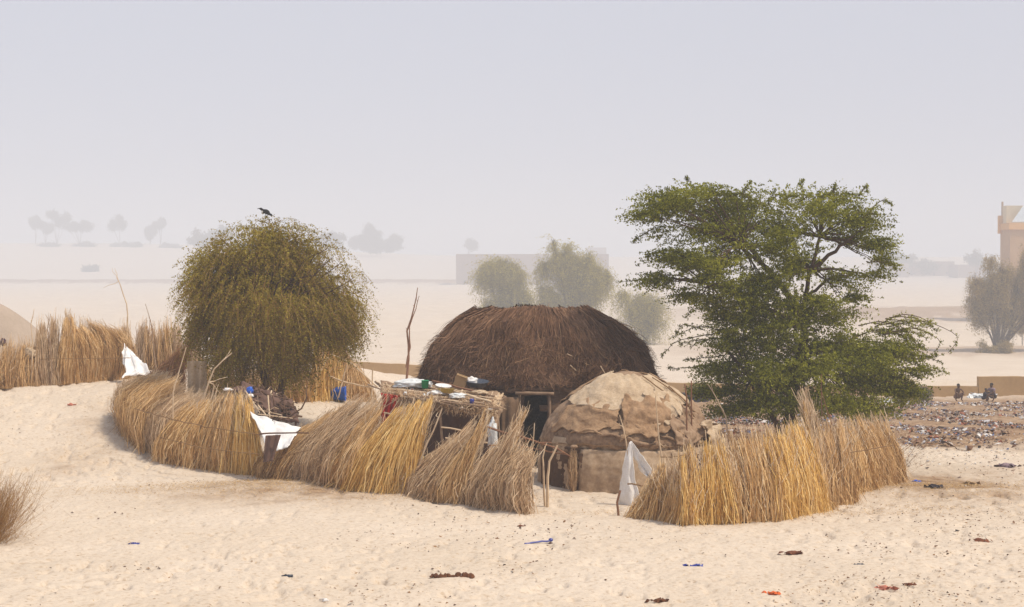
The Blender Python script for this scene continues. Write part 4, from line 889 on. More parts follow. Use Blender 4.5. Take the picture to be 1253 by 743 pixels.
def green_tree():
    Y = 35.6; base = gnd(6.0, Y)
    root = thing('acacia_tree', 'large dark green acacia with spreading layered branches standing behind the right fence', 'tree', base)
    tp = lambda px, py, dy=0: at(px, py, Y + dy)
    g = Geo()
    limb(g, [base - [0, 0, .1], tp(968, 520), tp(972, 470), tp(985, 420, .1)], .17, .11)
    main = [tp(985, 420, .1), tp(985, 380, .1), tp(992, 330, 0), tp(1003, 290, 0), tp(1010, 255)]
    limb(g, main, .065, .02)
    limb(g, [base + [.15, .1, -.1], tp(985, 520, .2), tp(1015, 450, .3), tp(1050, 410, .4)], .09, .03)
    limb(g, [base - [.15, .1, .1], tp(950, 520, -.2), tp(925, 470, -.3), tp(890, 430, -.4)], .08, .025)
    limb(g, [tp(982, 400, .1), tp(955, 350, -.2), tp(905, 300, -.4), tp(840, 262, -.5)], .05, .015)
    limb(g, [tp(985, 390, .1), tp(940, 330, .5), tp(900, 280, .7), tp(870, 245, .6)], .07, .02)
    limb(g, [tp(984, 400, .1), tp(930, 375, -.3), tp(870, 350, -.6), tp(815, 340, -.5)], .06, .015)
    limb(g, [tp(993, 330), tp(1030, 300, -.2), tp(1060, 275, -.3)], .05, .015)
    limb(g, [tp(985, 370, .1), tp(1010, 345, .3), tp(1050, 335, .3)], .045, .012)
    # pads of foliage: (px, py, half width, half height, depth offset, amount)
    pads = [(845,247,58,17,-.4,1.0),(800,262,26,11,-.4,.35),(880,262,62,24,.5,1.2),(935,250,55,20,0,1.0),(1000,262,60,24,-.3,1.2),(1045,272,38,22,.1,.8),(1062,300,24,12,-.2,.4),(1070,318,16,8,0,.22),
            (862,285,58,20,-.2,1.0),(915,290,55,28,.2,1.2),(965,285,50,28,0,1.1),(1030,290,40,16,.3,.5),
            (835,318,44,15,-.5,.8),(880,325,45,18,0,.9),(818,342,30,11,-.5,.5),(850,362,36,10,-.4,.5),(893,372,30,14,-.1,.55),
            (930,335,42,30,0,1.0),(968,335,26,26,.4,.5),(1020,345,34,14,0,.45),(1055,335,22,8,.1,.22),(1040,362,20,8,.1,.2),
            (935,385,40,24,-.2,.8),(975,385,40,24,.2,.9),(1010,395,40,22,-.1,.8),
            (905,420,34,16,-.4,.6),(945,425,50,28,0,1.2),(1000,430,55,32,.1,1.6),(1050,430,48,24,-.1,1.2),(1085,425,28,20,.1,.55),
            (890,455,30,12,-.4,.5),(925,462,48,24,-.1,1.1),(975,470,55,30,0,1.6),(1040,470,58,28,.2,1.5),(1085,465,36,22,.1,.8),(1110,450,20,14,0,.25),
            (890,480,34,10,-.3,.5),(925,498,45,14,-.2,.8),(985,502,60,18,.1,1.3),(1050,500,50,14,.2,.9),(1100,482,20,12,.1,.3),(900,505,26,8,0,.3)]
    pads += [(900,345,40,22,-.8,.8),(925,365,36,24,-.9,.8),(960,350,34,30,-.7,.8),(985,330,26,24,.9,.5),(890,395,34,16,-.5,.6),(915,405,38,18,.6,.7),(955,400,45,26,-.9,1.0),(1000,370,28,16,-.6,.5),
             (945,450,40,26,-1.2,.9),(1000,455,44,28,-1.2,1.0),(1050,450,38,24,-.9,.8),(965,495,50,18,-1.1,.8),(1030,492,50,16,-1.0,.8),(870,235,34,12,-.2,.4),(820,248,28,12,0,.35),(1020,245,30,10,.2,.35),(960,300,50,22,-.9,.8),(890,310,40,20,-1.0,.7)]
    gl = Geo(); AA, DD, LL = [], [], []
    gb = g
    for px, py, hw, hh, dy, am in pads:
        c = tp(px, py, dy); s = Y / FPX; r = np.array([hw * s, hw * s * .95, hh * s * 1.0])
        N = int(235 * am); A = ellip_pts(N, c, r, .45, int(px) % 17, gap=.7, gs=2.2)
        cen = tp(978, py + 40, .0); o = A - cen; o[:, 2] *= .4; o /= np.linalg.norm(o, axis=1)[:, None] + 1e-9
        D = o * .9 + R.normal(size=A.shape) * [.45, .45, .16]; D /= np.linalg.norm(D, axis=1)[:, None]
        AA.append(A); DD.append(D); LL.append(R.uniform(.2, .62, N))
        # twig structure feeding the pad
        st = np.array([tp(985, 400, .1), tp(984, 440, .1), tp(992, 330), tp(1003, 290), tp(905, 300, -.4), tp(870, 350, -.6), tp(1030, 420, .3), tp(920, 465, -.3)])
        k = st[np.argmin(np.linalg.norm(st - c, axis=1))]
        for q in range(2 + int(am * 3)):
            e = A[R.integers(len(A))]; limb(gb, [k, (k + e) / 2 + [0, 0, .06], e], .022, .005, 5, K=7)
    A, D, L = np.vstack(AA), np.vstack(DD), np.concatenate(LL)
    sprigs(gl, A, D, L, 20, .0235, .18, .003, .024, leafasp=.6)
    # long whips reaching out of the crown
    whips = [[(1070,400),(1105,385),(1140,395),(1172,412),(1160,432)],[(1080,410),(1120,402),(1150,418),(1140,434)],[(1080,430),(1115,425),(1135,436),(1146,432)],[(1085,400),(1110,396),(1135,402)],
             [(880,408),(850,412),(825,420),(808,438)],[(820,262),(790,262),(765,266)],[(800,280),(785,288),(775,296)],[(815,342),(790,342),(755,345)],[(1060,320),(1090,322),(1096,330)],[(1060,300),(1085,302),(1095,298)],
             [(1060,262),(1080,245),(1092,252)],[(1050,240),(1060,228),(1062,236)],[(985,245),(980,225),(984,220)],[(1020,250),(1020,232),(1022,226)],[(850,240),(845,225),(838,216)],[(1005,255),(1000,235)],[(1080,450),(1110,455),(1125,462)],[(880,250),(874,232)],[(940,250),(948,232)],[(905,250),(912,230),(918,222)]]
    for _ in range(26):
        x_, y_ = R.uniform(1050, 1092), R.uniform(388, 470); e_ = R.uniform(30, 72); u_ = R.uniform(-9, 6); v_ = R.uniform(-6, 22)
        whips.append([(x_, y_), (x_ + e_ * .45, y_ + u_), (x_ + e_ * .8, y_ + (u_ + v_) * .5), (x_ + e_, y_ + v_)])
    for _ in range(22):
        a_ = R.uniform(0, 2 * np.pi); x_, y_ = 930 + 120 * math.cos(a_), 275 - 30 * abs(math.sin(a_)); e_ = R.uniform(14, 34); s_ = np.sign(math.cos(a_))
        whips.append([(x_, y_), (x_ + s_ * e_ * .5, y_ - e_ * .35), (x_ + s_ * e_, y_ - e_ * .3)])
    for _ in range(18):
        x_, y_ = R.uniform(835, 900), R.uniform(320, 490); e_ = R.uniform(18, 45)
        whips.append([(x_ + 15, y_), (x_ - e_ * .4, y_ + R.uniform(-8, 4)), (x_ - e_, y_ + R.uniform(0, 14))])
    for wp in whips:
        dy = R.uniform(-.4, .3); P = limb(gb, [tp(p[0], p[1], dy) for p in wp], .012, .004, 5, K=16, wob=.008)
        n_ = len(P) - 1; k = R.integers(0, n_, 46); f_ = R.uniform(0, 1, (46, 1)); A = P[k] * (1 - f_) + P[k + 1] * f_; D = R.normal(size=(46, 3)); D /= np.linalg.norm(D, axis=1)[:, None]
        sprigs(gl, A, D, R.uniform(.02, .10, 46), 6, .019, .1, .003, .016)
    gb.build('trunk', M['bark'], root, True)
    gl.build('crown', [M['leafR'], M['bark']], root)
green_tree()

def simple_tree(name, label, blobs, foot, Y, N, leaf, ls, weep=.6, cat='tree', group=None, trunk=.15, sl=(.4, 1.0), nl=14, seed=1, tw=.006, gap=.4, stem=True, mt='bark'):
    """blobs: (px, py, half width, half height) of the crown as seen; foot: photo x of the trunk"""
    b = at(foot, 371, Y); b = gnd(b[0], Y); root = thing(name, label, cat, b, group)
    s = Y / FPX; g = Geo(); gl = Geo(); 
    if Y > 100:
        nb = []
        for (px, py, hw, hh) in blobs:
            for _ in range(10): a_ = R.uniform(0, 6.28); q_ = R.uniform(.1, .95); nb.append((px + hw * q_ * math.cos(a_), py + hh * q_ * math.sin(a_), hw * R.uniform(.16, .42), hh * R.uniform(.16, .42)))
        blobs = nb
    tot = sum(q[2] * q[3] for q in blobs)
    for i, (px, py, hw, hh) in enumerate(blobs):
        c = at(px, py, Y + (i % 3 - 1) * hw * s * .3); r = np.array([hw * s, hw * s * .9, hh * s]) * .88
        n_ = int(N * hw * hh / tot); A = ellip_pts(n_, c, r, .6, seed + i, gap, 1.6 / max(r[0], .5)); o = (A - c) / r
        D = o * .5 + R.normal(size=A.shape) * .35; D[:, 2] -= weep * .8; D /= np.linalg.norm(D, axis=1)[:, None]
        sprigs(gl, A, D, R.uniform(*sl, n_) , nl, ls, weep * .6, tw, ls * 1.6, K=4, leafasp=.55)
        if stem and (Y < 100 or i % 3 == 0):
            limb(g, [b - [0, 0, .2], (b * .6 + c * .4) + [.1, 0, .1], c], trunk, trunk * .3, 7, K=9)
            for _ in range(8):
                e = A[R.integers(len(A))]; limb(g, [c * .6 + b * .4, (c + e) / 2, e], trunk * .3, trunk * .06, 5, K=6)
    if g.n: g.build('trunk', M['bark'], root, True)
    gl.build('crown', [M[leaf], M[mt]], root); return root
gp = 'hazy trees behind the large hut'
simple_tree('hazy_tree', 'hazy olive tree behind the large hut, left one of three', [(612, 345, 32, 36), (632, 360, 24, 30), (618, 322, 22, 14)], 617, 240, 6500, 'leafF', .085, .8, group=gp, seed=2, sl=(1.0, 3.0), gap=.62)
simple_tree('hazy_tree', 'tall hazy olive tree behind the large hut, middle and largest of three', [(700, 345, 44, 38), (688, 310, 16, 20), (718, 330, 28, 26), (675, 360, 22, 28)], 700, 232, 10000, 'leafF', .085, .8, group=gp, seed=5, sl=(1.0, 3.0), gap=.62)
simple_tree('hazy_tree', 'low thin hazy tree behind the right end of the large hut', [(778, 372, 30, 22), (796, 390, 20, 22)], 790, 222, 2300, 'leafF', .08, .8, group=gp, seed=9, gap=.62, sl=(1.0, 3.0))
simple_tree('hazy_tree', 'hazy brownish tree in front of the building at the right edge', [(1222, 352, 36, 44), (1250, 345, 36, 48), (1204, 368, 22, 24), (1285, 350, 34, 48), (1240, 360, 34, 36)], 1221, 194, 9000, 'leafO', .07, 1.3, seed=13, trunk=.17, sl=(.7, 1.6))
simple_tree('hazy_shrub', 'round brown shrub at the foot of the hazy right tree', [(1218, 428, 22, 11), (1206, 433, 12, 6)], 1217, 193, 1100, 'leafO', .07, .1, 'shrub', trunk=.03, sl=(.3, .6), seed=15)
simple_tree('hazy_shrub', 'small brown shrub touching the right edge under the hazy tree', [(1251, 398, 8, 9)], 1251, 215, 260, 'leafO', .07, .3, 'shrub', trunk=.03, sl=(.3, .6), seed=16)
# bushes beyond the camp
simple_tree('bush', 'dark green bush between the small hut and the green tree, by the low wall', [(857, 478, 13, 11), (868, 484, 10, 7)], 858, 66, 520, 'leafR', .03, .1, 'bush', trunk=.02, sl=(.2, .4), seed=17, group='bushes by the low wall')
simple_tree('bush', 'dusty green bush right of the green tree crown, by the low wall', [(1098, 474, 22, 14), (1110, 480, 12, 8)], 1100, 60, 800, 'leafF', .028, .1, 'bush', trunk=.02, sl=(.2, .4), seed=18, group='bushes by the low wall')
simple_tree('bush', 'low dark bush at the foot of the low wall, left of the sitting child', [(1127, 483, 9, 6)], 1128, 69, 300, 'leafX', .03, .1, 'bush', trunk=.02, sl=(.15, .3), seed=19, group='bushes by the low wall')
# dry thickets behind the right enclosure
def thicket(name, label, foot, Y, hw, ht, N, m, cat='bush', lean=.4, group=None, wd=.004):
    b = at(foot, 371, Y); b = gnd(b[0], Y); N = int(N); a = R.normal(size=(N, 3)) * [hw * .35, hw * .3, 0]; B = b + a; B[:, 2] = H(B[:, 0], B[:, 1]) - .03
    T = B + np.stack([a[:, 0] * R.uniform(.4, 2, N) + R.normal(size=N) * lean * .4, a[:, 1] + R.normal(size=N) * lean * .4, ht * R.beta(3, 2, N)], -1)
    g = Geo(); straw(g, B, T, R.normal(size=(N, 3)) * .07, wd, 6, wob=.02)
    K = N * 2; i = R.integers(0, N, K); s = B[i] + (T[i] - B[i]) * R.uniform(.3, .95, (K, 1)); e = s + R.normal(size=(K, 3)) * [.14, .14, .1] + [0, 0, .06]; straw(g, s, e, R.normal(size=(K, 3)) * .02, wd * .8, 4, wob=.01)
    return tag(recenter(g.build(name, M[m])), label, cat, group)
thicket('dry_thicket', 'brown dry brushwood between the small hut and the right fence', 905, 32.6, 1.0, 1.25, 700, 'brown', group='dry brushwood in the right enclosure')
thicket('dry_thicket', 'brown dry brushwood under the middle of the green tree', 962, 33.0, 1.0, 1.2, 800, 'brown', group='dry brushwood in the right enclosure')
thicket('dry_thicket', 'brown dry brushwood under the right side of the green tree', 1035, 33.4, 1.0, 1.3, 700, 'brown', group='dry brushwood in the right enclosure')
thicket('dry_thicket', 'brown brushwood between the dead branch and the large hut', 482, 38.5, .9, .75, 700, 'brown')
thicket('dry_shrub', 'dry orange brown twiggy shrub cut by the left edge of the picture', -38, 25.4, .55, 1.15, 2600, 'dry', 'shrub', lean=.5, wd=.003)

# ------------------------------------------------------------------ far away: trees, dunes, buildings
gp = 'faint trees on the far dune'
far = [('umbrella-topped tree, leftmost on the far dune', [(42, 270, 8, 6)], 44, 1250), ('tall thin faint tree on the far dune at the left, highest of its cluster', [(64, 262, 8, 7), (78, 268, 9, 8)], 70, 1230),
       ('short faint tree right under the highest one on the far dune', [(56, 276, 8, 6)], 56, 1220), ('wide low faint tree with a flat crown on the far dune', [(93, 278, 13, 6), (105, 276, 7, 5)], 98, 1220),
       ('lone slender faint tree on the far dune, between the left cluster and the pair', [(144, 273, 9, 8)], 147, 1230), ('faint small tree on the far dune, left of a pair', [(184, 281, 6, 8)], 184, 1240), ('faint small tree on the far dune, right of a pair', [(196, 274, 6, 7)], 197, 1240)]
for lab, bl, ft, Y in far: simple_tree('distant_tree', lab, bl, ft, Y, 700, 'leafX', .5, .3, group=gp, trunk=.16, sl=(1.3, 2.9), nl=8, seed=int(ft), tw=.03, gap=.6)
simple_tree('distant_tree', 'large rounded faint tree on the skyline between the round olive tree and the dead branch', [(460, 291, 29, 15), (456, 299, 24, 8), (470, 299, 20, 7)], 460, 1180, 3400, 'leafX', .5, .3, trunk=.3, stem=False, sl=(1.3, 2.9), nl=10, seed=44, tw=.03, gap=.6)
simple_tree('distant_tree', 'faint rounded tree on the skyline just left of the round olive tree', [(246, 290, 13, 10), (268, 286, 14, 10)], 250, 980, 700, 'leafX', .5, .3, trunk=.25, sl=(1.3, 2.9), nl=10, seed=45, tw=.03, gap=.6)
simple_tree('distant_tree', 'faint rounded tree on the skyline behind the right side of the round olive tree', [(405, 294, 14, 9)], 405, 980, 500, 'leafX', .5, .3, trunk=.25, sl=(1.3, 2.9), nl=10, seed=46, tw=.03, gap=.6)
simple_tree('distant_tree', 'faint low tree on the skyline above the long mud building', [(572, 299, 10, 5)], 572, 1230, 300, 'leafX', .5, .3, trunk=.2, sl=(1.3, 2.9), nl=10, seed=47, tw=.03, gap=.6)
simple_tree('distant_tree', 'faint broad tree in the hazy town at the right', [(1105, 318, 18, 8), (1130, 325, 16, 7)], 1108, 990, 700, 'leafX', .5, .3, trunk=.25, sl=(1.3, 2.9), nl=10, seed=48, tw=.03, gap=.6)
simple_tree('distant_tree', 'faint tree at the right of the hazy town, near the hazy brown tree', [(1192, 318, 10, 9)], 1192, 940, 360, 'leafX', .5, .3, trunk=.2, sl=(1.3, 2.9), nl=10, seed=49, tw=.03, gap=.6)
gp = 'low shrubs on the far dune'
for i, (px, Y, hw, hh) in enumerate(((60, 1200, 16, 2.5), (104, 1200, 16, 2.5), (160, 1200, 24, 3), (205, 1200, 16, 2.5), (112, 1010, 9, 4), (1030, 900, 20, 5))):
    p_ = at(px, 371, Y); z_ = float(H(p_[0], Y)); py_ = 371.5 - FPX * math.tan(math.atan((z_ - CZ) / Y) + rad(PITCH))
    lab = ['low faint shrubbery under the highest far trees', 'low faint shrubbery under the flat-crowned far tree', 'low faint shrubbery right of the lone slender far tree', 'low faint shrubbery under the far pair of trees', 'single faint shrub on the slope below the far dune', 'faint dark shrubbery behind the right side of the green tree'][i]
    simple_tree('distant_shrub', lab, [(px, py_ - hh * .5, hw, hh)], px, Y, 300, 'leafX', .6, .1, 'shrub', trunk=.06, sl=(.4, .9), nl=8, seed=60 + i, tw=.02, group=gp)

def building(name, label, px0, px1, pytop, Y, depth, m, wins=(), parapet=.3, extra=None, group=None):
    a = at(px0, pytop, Y); b = at(px1, pytop, Y); z0 = min(float(H(a[0], Y)), float(H(b[0], Y + depth)), float(H(b[0], Y))) - .8; x0, x1 = a[0], b[0]; zt = a[2]
    root = thing(name, label, 'building', ((x0 + x1) / 2, Y, z0), group); g = Geo(); t = .35
    # walls built round window openings in the front
    segs = sorted(wins); xs = [x0] + [v for s in segs for v in (x0 + s[0] * (x1 - x0), x0 + s[1] * (x1 - x0))] + [x1]
    for i in range(0, len(xs), 2): g.box(((xs[i] + xs[i+1]) / 2, Y + t/2, (z0 + zt) / 2), (xs[i+1] - xs[i], t, zt - z0))
    for s in segs:
        wa, wb = x0 + s[0] * (x1 - x0), x0 + s[1] * (x1 - x0); zb, zc = z0 + .8 + s[2], z0 + .8 + s[3]
        g.box(((wa + wb) / 2, Y + t/2, (z0 + zb) / 2), (wb - wa, t, zb - z0)); g.box(((wa + wb) / 2, Y + t/2, (zt + zc) / 2), (wb - wa, t, zt - zc))
    g.box((x0 + t/2, Y + t + (depth - 2*t) / 2, (z0 + zt) / 2), (t, depth - 2*t, zt - z0)); g.box((x1 - t/2, Y + t + (depth - 2*t) / 2, (z0 + zt) / 2), (t, depth - 2*t, zt - z0)); g.box(((x0 + x1) / 2, Y + depth - t/2, (z0 + zt) / 2), (x1 - x0, t, zt - z0))
    wl = g.build('wall', M[m], root)
    g = Geo(); g.box(((x0 + x1) / 2, Y + depth / 2, zt - parapet - .1), (x1 - x0 - 2*t, depth - 2*t, .2)); g.build('roof', M[m], root)
    for s in segs:
        wa, wb = x0 + s[0] * (x1 - x0), x0 + s[1] * (x1 - x0); zb, zc = z0 + .8 + s[2], z0 + .8 + s[3]
        g = Geo(); g.box(((wa + wb) / 2, Y + .22, (zb + zc) / 2), (wb - wa - .01, .05, zc - zb - .01)); g.build('window' if s[2] > .3 else 'door', M['dark'], wl)
    return root, (x0, x1, z0, zt)
building('mud_building', 'long plain brown mud building in the haze behind the hut trees', 558, 745, 311, 780, 30, 'farmud', [(.05, .06, 0, 2.1), (.30, .315, 1.6, 2.6), (.9, .915, 1.6, 2.6)])
gp = 'houses of the hazy town'
building('mud_house', 'faint low house of the hazy town behind the right edge of the green tree', 1072, 1112, 322, 980, 20, 'farmud', [(.4, .46, 0, 2), (.7, .76, 1.2, 2)], group=gp)
building('mud_house', 'faint middle house of the hazy town at the right, widest of the row', 1116, 1168, 320, 1000, 20, 'farmud', [(.2, .24, 1.2, 2.2), (.5, .54, 0, 2.1), (.8, .84, 1.2, 2.2)], group=gp)
building('mud_house', 'faint house of the hazy town nearest the right hazy tree', 1172, 1206, 324, 970, 20, 'farmud', [(.5, .58, 0, 2)], group=gp)
building('mud_house', 'faint flat house on the skyline above the right half of the large hut', 718, 742, 303, 1180, 20, 'farmud', [(.4, .5, 0, 2)], group=gp)
# two-storey ochre building at the right edge
YB = 300.0
root, (x0, x1, z0, zt) = building('ochre_building', 'ochre and brown two storey building with a sloping tin roof at the right edge', 1236, 1420, 281, YB, 6, 'bwall', [(.22, .27, 7, 9.2), (.42, .47, 7, 9.2), (.62, .67, 7, 9.2), (.82, .87, 7, 9.2), (.33, .37, 0, 3)], 0)
P_ = lambda px, py, d=0: at(px, py, YB + d)
zb = P_(0, 273)[2]; g = Geo(); g.box(((x0 + x1) / 2 - .1, YB + 2.9, (zt + zb) / 2), (x1 - x0 + .3, 6.4, zb - zt)); g.build('ochre_band', M['ochre'], root)
g = Geo(); a_, b_ = P_(1221.5, 264, 5.6), P_(1229, 286, 5.6); g.box(((a_[0] + b_[0]) / 2, YB + 5.6, (a_[2] + b_[2]) / 2), (b_[0] - a_[0], .8, a_[2] - b_[2])); g.build('corner_pier', M['ochre'], root)
zc_ = P_(0, 251)[2]; a_ = P_(1229, 251)[0]; g = Geo(); g.box(((a_ + 1.2 + x1) / 2, YB + 4.4, (zb + zc_) / 2), (x1 - a_ - 1.2, 3, zc_ - zb)); g.build('upper_wall', M['cream'], root)
g = Geo(); a_ = P_(1226.5, 247, 5.6); g.box((a_[0], YB + 5.6, (zb + a_[2]) / 2), (.28, .28, a_[2] - zb)); g.build('post', M['midhide'], root)
v = np.array([P_(1238, 272, .2), P_(1420, 272, .2), P_(1420, 236, 2.8), P_(1266, 236, 2.8), P_(1252, 252, 1.6)]); v[:, 2] += .03
g = Geo(); g.add(v, [[0, 1, 2, 4], [4, 2, 3, 3]]); g.build('tin_roof', M['tin'], root, False, .08)

# ------------------------------------------------------------------ low mud wall
def low_wall():
    g = Geo(); root = thing('mud_wall', 'long low ochre mud wall running behind the camp, stepping up at the right', 'wall', gnd(5, 76))
    ys = 76.0; xs = np.linspace(-9.5, 20.8, 120)
    def course(xs, hfun, name, t=.32):
        top = np.array([at(626.5, hfun(x / ys * FPX + 626.5), ys)[2] for x in xs]) + .02 * vn(xs * 2, xs * 0, 0, 3)
        bot = H(xs, xs * 0 + ys) - .4; n_ = len(xs); v = np.zeros((n_, 4, 3)); v[:, :, 0] = xs[:, None]
        v[:, 0, 1] = v[:, 1, 1] = ys; v[:, 2, 1] = v[:, 3, 1] = ys + t; v[:, 0, 2] = v[:, 3, 2] = bot; v[:, 1, 2] = v[:, 2, 2] = top
        g = Geo(); g.grid(v, True); g.add(v[0], [[0, 1, 2, 3]]); g.add(v[-1], [[3, 2, 1, 0]]); g.build(name, M['mud'], root)
    course(xs, lambda p: np.interp(p, [380, 500, 800, 1000, 1198], [441, 446, 468, 472, 473]), 'low_section')
    course(np.linspace(20.82, 34, 60), lambda p: np.interp(p, [1198, 1600], [461, 463]), 'tall_section', .34)
low_wall()

# ------------------------------------------------------------------ canvas tent far left and tarpaulin
c = gnd((-8 - 626.5) / FPX * 46.5, 46.5); root = thing('canvas_tent', 'pale brown canvas tent behind the far left fence', 'tent', c + [0, 3, 0])
Y = c[1] + 3; ap = at(-10, 368, Y); g = Geo(); th = np.linspace(0, 2*np.pi, 48, endpoint=False); t = np.linspace(0, 1, 20)
Pz = []
for q in t:
    rr = (2.0 * (1 - q ** 1.5) ** .8 + .02) * (1 + .04 * np.sin(th * 6)); Pz.append(np.stack([ap[0] + rr * np.cos(th), Y + rr * np.sin(th), c[2] + (ap[2] - c[2]) * q - .08 * np.sin(q * 3.1) + 0 * th], -1))
g.grid(np.array(Pz), True); g.build('canvas', M['tent'], root, True, .01)
g = Geo(); g.tube([[ap[0], Y, c[2]], [ap[0], Y, ap[2] + .1]], .03); g.build('pole', M['wood'], root)
g = Geo(); pillow(g, at(4, 419, 42.6), (.075, .07, .10), 41, 16, 1); tag(recenter(g.build('cloth_bundle', M['purple'], smooth=True)), 'dark purple cloth bundle on top of the far left fence', 'cloth')
g = Geo(); pillow(g, at(36, 432, 42.6), (.17, .12, .13), 42, 16, 1); tag(recenter(g.build('cloth_bundle', M['palehide'], smooth=True)), 'pale sack wedged between the brown and the golden far left fences', 'cloth')
U, V = np.meshgrid(np.linspace(0, 1, 30), np.linspace(0, 1, 24)); a, b, c2, d = at(150, 424, 44.3), at(158, 426, 44.3), at(184, 456, 43.2), at(152, 462, 43.0)
P = (a * (1-U[..., None]) + b * U[..., None]) * (1-V[..., None]) + (d * (1-U[..., None]) + c2 * U[..., None]) * V[..., None]; P[..., 1] += .05 * np.sin(U * 12 + V * 5); P[..., 2] += .06 * fbm(U * 4, V * 4, 0, 8, 3); P[..., 0] += .05 * fbm(U * 4, V * 4, 0, 18, 3)
g = Geo(); g.grid(P); tag(recenter(g.build('tarpaulin', M['white'], smooth=True, solid=.01)), 'white tarpaulin draped at the right end of the golden far left fence', 'tarpaulin')
g = Geo(); c = G(176, 463)
for k in range(7): pillow(g, c + R.normal(size=3) * [.14, .1, 0] + [0, 0, .07], R.uniform(.05, .12, 3), 70 + k, 10)
tag(recenter(g.build('rag_heap', M['darkcloth'], smooth=True)), 'small dark rag heap at the foot of the white tarpaulin at the left', 'rags')

# ------------------------------------------------------------------ people
def person(label, px, py, Y, face, shirt, hgt=1.0, short='darkcloth', torso_bare=False, reach=.0):
    """squatting figure about .62 m high for a child; built facing -Y, turned by face"""
    b = at(px, py, Y); b = gnd(b[0], Y); s = hgt; root = thing('person', label, 'person', b)
    J = {'pel': (0, .06, .17), 'sp1': (0, .04, .27), 'sp2': (0, -.01, .38), 'nk': (0, -.035, .455), 'hd': (0, -.05, .51), 'ht': (0, -.05, .575)}
    V_, E, Rd = [], [], []
    def add(p, r): V_.append(p); Rd.append(r); return len(V_) - 1
    def link(a, b_): E.append((a, b_))
    pel = add(J['pel'], (.075, .065)); s1 = add(J['sp1'], (.068, .055)); s2 = add(J['sp2'], (.085, .055)); nk = add(J['nk'], (.028, .028)); hd = add(J['hd'], (.055, .060)); ht = add(J['ht'], (.038, .042))
    for a, b_ in ((pel, s1), (s1, s2), (s2, nk), (nk, hd), (hd, ht)): link(a, b_)
    hands = []
    for q in (-1, 1):
        h = add((q*.06, .03, .15), (.055, .055)); k = add((q*.11, -.15, .30), (.036, .036)); an = add((q*.10, -.06, .06), (.024, .024)); ft = add((q*.105, -.15, .022), (.026, .018))
        link(pel, h); link(h, k); link(k, an); link(an, ft)
        sh = add((q*.105, -.015, .415), (.030, .030)); el = add((q*.15, -.13 - reach*.3, .31), (.021, .021)); wr = add((q*.09, -.24 - reach, .26), (.014, .014)); pm = add((q*.085, -.275 - reach, .25), (.019, .010))
        link(s2, sh); link(sh, el); link(el, wr); link(wr, pm); hands.append((q, V_[pm]))
    me = bpy.data.meshes.new('tmp'); me.from_pydata([tuple(np.array(v) * s) for v in V_], E, []); o = bpy.data.objects.new('tmp', me); C.objects.link(o)
    sk = o.modifiers.new('skin', 'SKIN'); sub = o.modifiers.new('sub', 'SUBSURF'); sub.levels = 2; sub.render_levels = 2
    for i, r in enumerate(Rd): me.skin_vertices[0].data[i].radius = (r[0] * s, r[1] * s); me.skin_vertices[0].data[i].use_root = (i == 0)
    dg = bpy.context.evaluated_depsgraph_get(); dg.update(); m2 = bpy.data.meshes.new_from_object(o.evaluated_get(dg)); bpy.data.objects.remove(o)
    v = np.array([x.co[:] for x in m2.vertices]); f = np.array([list(p.vertices) if len(p.vertices) == 4 else list(p.vertices) + [p.vertices[-1]] for p in m2.polygons])
    ca, sa = math.cos(face), math.sin(face); Rz = np.array([[ca, -sa, 0], [sa, ca, 0], [0, 0, 1]])
    def fin(g): 
        for i in range(len(g.v)): g.v[i] = g.v[i] @ Rz.T + b
        return g
    g = Geo(); g.add(v, f[[len(set(x)) == 4 for x in f]])
    for q, p in hands:
        p = np.array(p)
        for i in range(4):
            a = p + [(i - 1.5) * .009, -.008, 0]; L = [.024, .029, .027, .021][i]
            g.tube(np.array([a, a + [0, -L * .6, -.004], a + [0, -L, -.014]]) * s, np.array([.0048, .0042, .003]) * s, 6)
        a = p + [-q * .016, .006, 0]; g.tube(np.array([a, a + [-q * .012, -.012, -.004], a + [-q * .013, -.024, -.008]]) * s, np.array([.0055, .005, .0035]) * s, 6)
    g.tube(np.array([[0, -.105, .545], [0, -.118, .530], [0, -.108, .522]]) * s, np.array([.005, .010, .006]) * s, 7)
    for q in (-1, 1): g.ball(np.array([q*.052, -.045, .535]) * s, np.array([.008, .014, .018]) * s, 8)
    g.tube(np.array([[-.018, -.103, .503], [0, -.108, .502], [.018, -.103, .503]]) * s, .004 * s, 5)
    bd = fin(g).build('body', M['skin'], root, True)
    g = Geo(); n_ = 20; a = np.linspace(.05, np.pi / 2, 9); th = np.linspace(0, 2*np.pi, n_, endpoint=False)
    v = np.stack([np.cos(a)[:, None] * np.cos(th) * .057, np.cos(a)[:, None] * np.sin(th) * .066 + .012, np.sin(a)[:, None] * .062 + 0 * th], -1) + [0, -.045, .545]; g.grid(v * s, True); fin(g).build('hair', M['hair'], root, True)
    for q in (-1, 1): g = Geo(); g.ball(np.array([q*.021, -.1, .545]) * s, .006 * s, 6); fin(g).build('eye', M['wfeather'], bd, True)
    if not torso_bare:
        g = Geo(); prof = [(.078, .14), (.088, .22), (.088, .30), (.100, .37), (.098, .41), (.075, .435), (.035, .45)]; pts = np.array([[0, .06 - .09 * (z - .14) / .3, z] for _, z in prof]); th = np.linspace(0, 2*np.pi, 20, endpoint=False)
        v = np.array([[[r * 1.12 * math.cos(t_), p[1] + r * .86 * math.sin(t_), p[2]] for t_ in th] for (r, _), p in zip(prof, pts)]); g.grid(v * s, True)
        for q in (-1, 1): g.tube(np.array([[q*.08, -.01, .415], [q*.12, -.05, .38], [q*.142, -.10, .335]]) * s, np.array([.040, .037, .033]) * s, 10)
        fin(g).build('shirt', M[shirt], root, True)
    g = Geo()
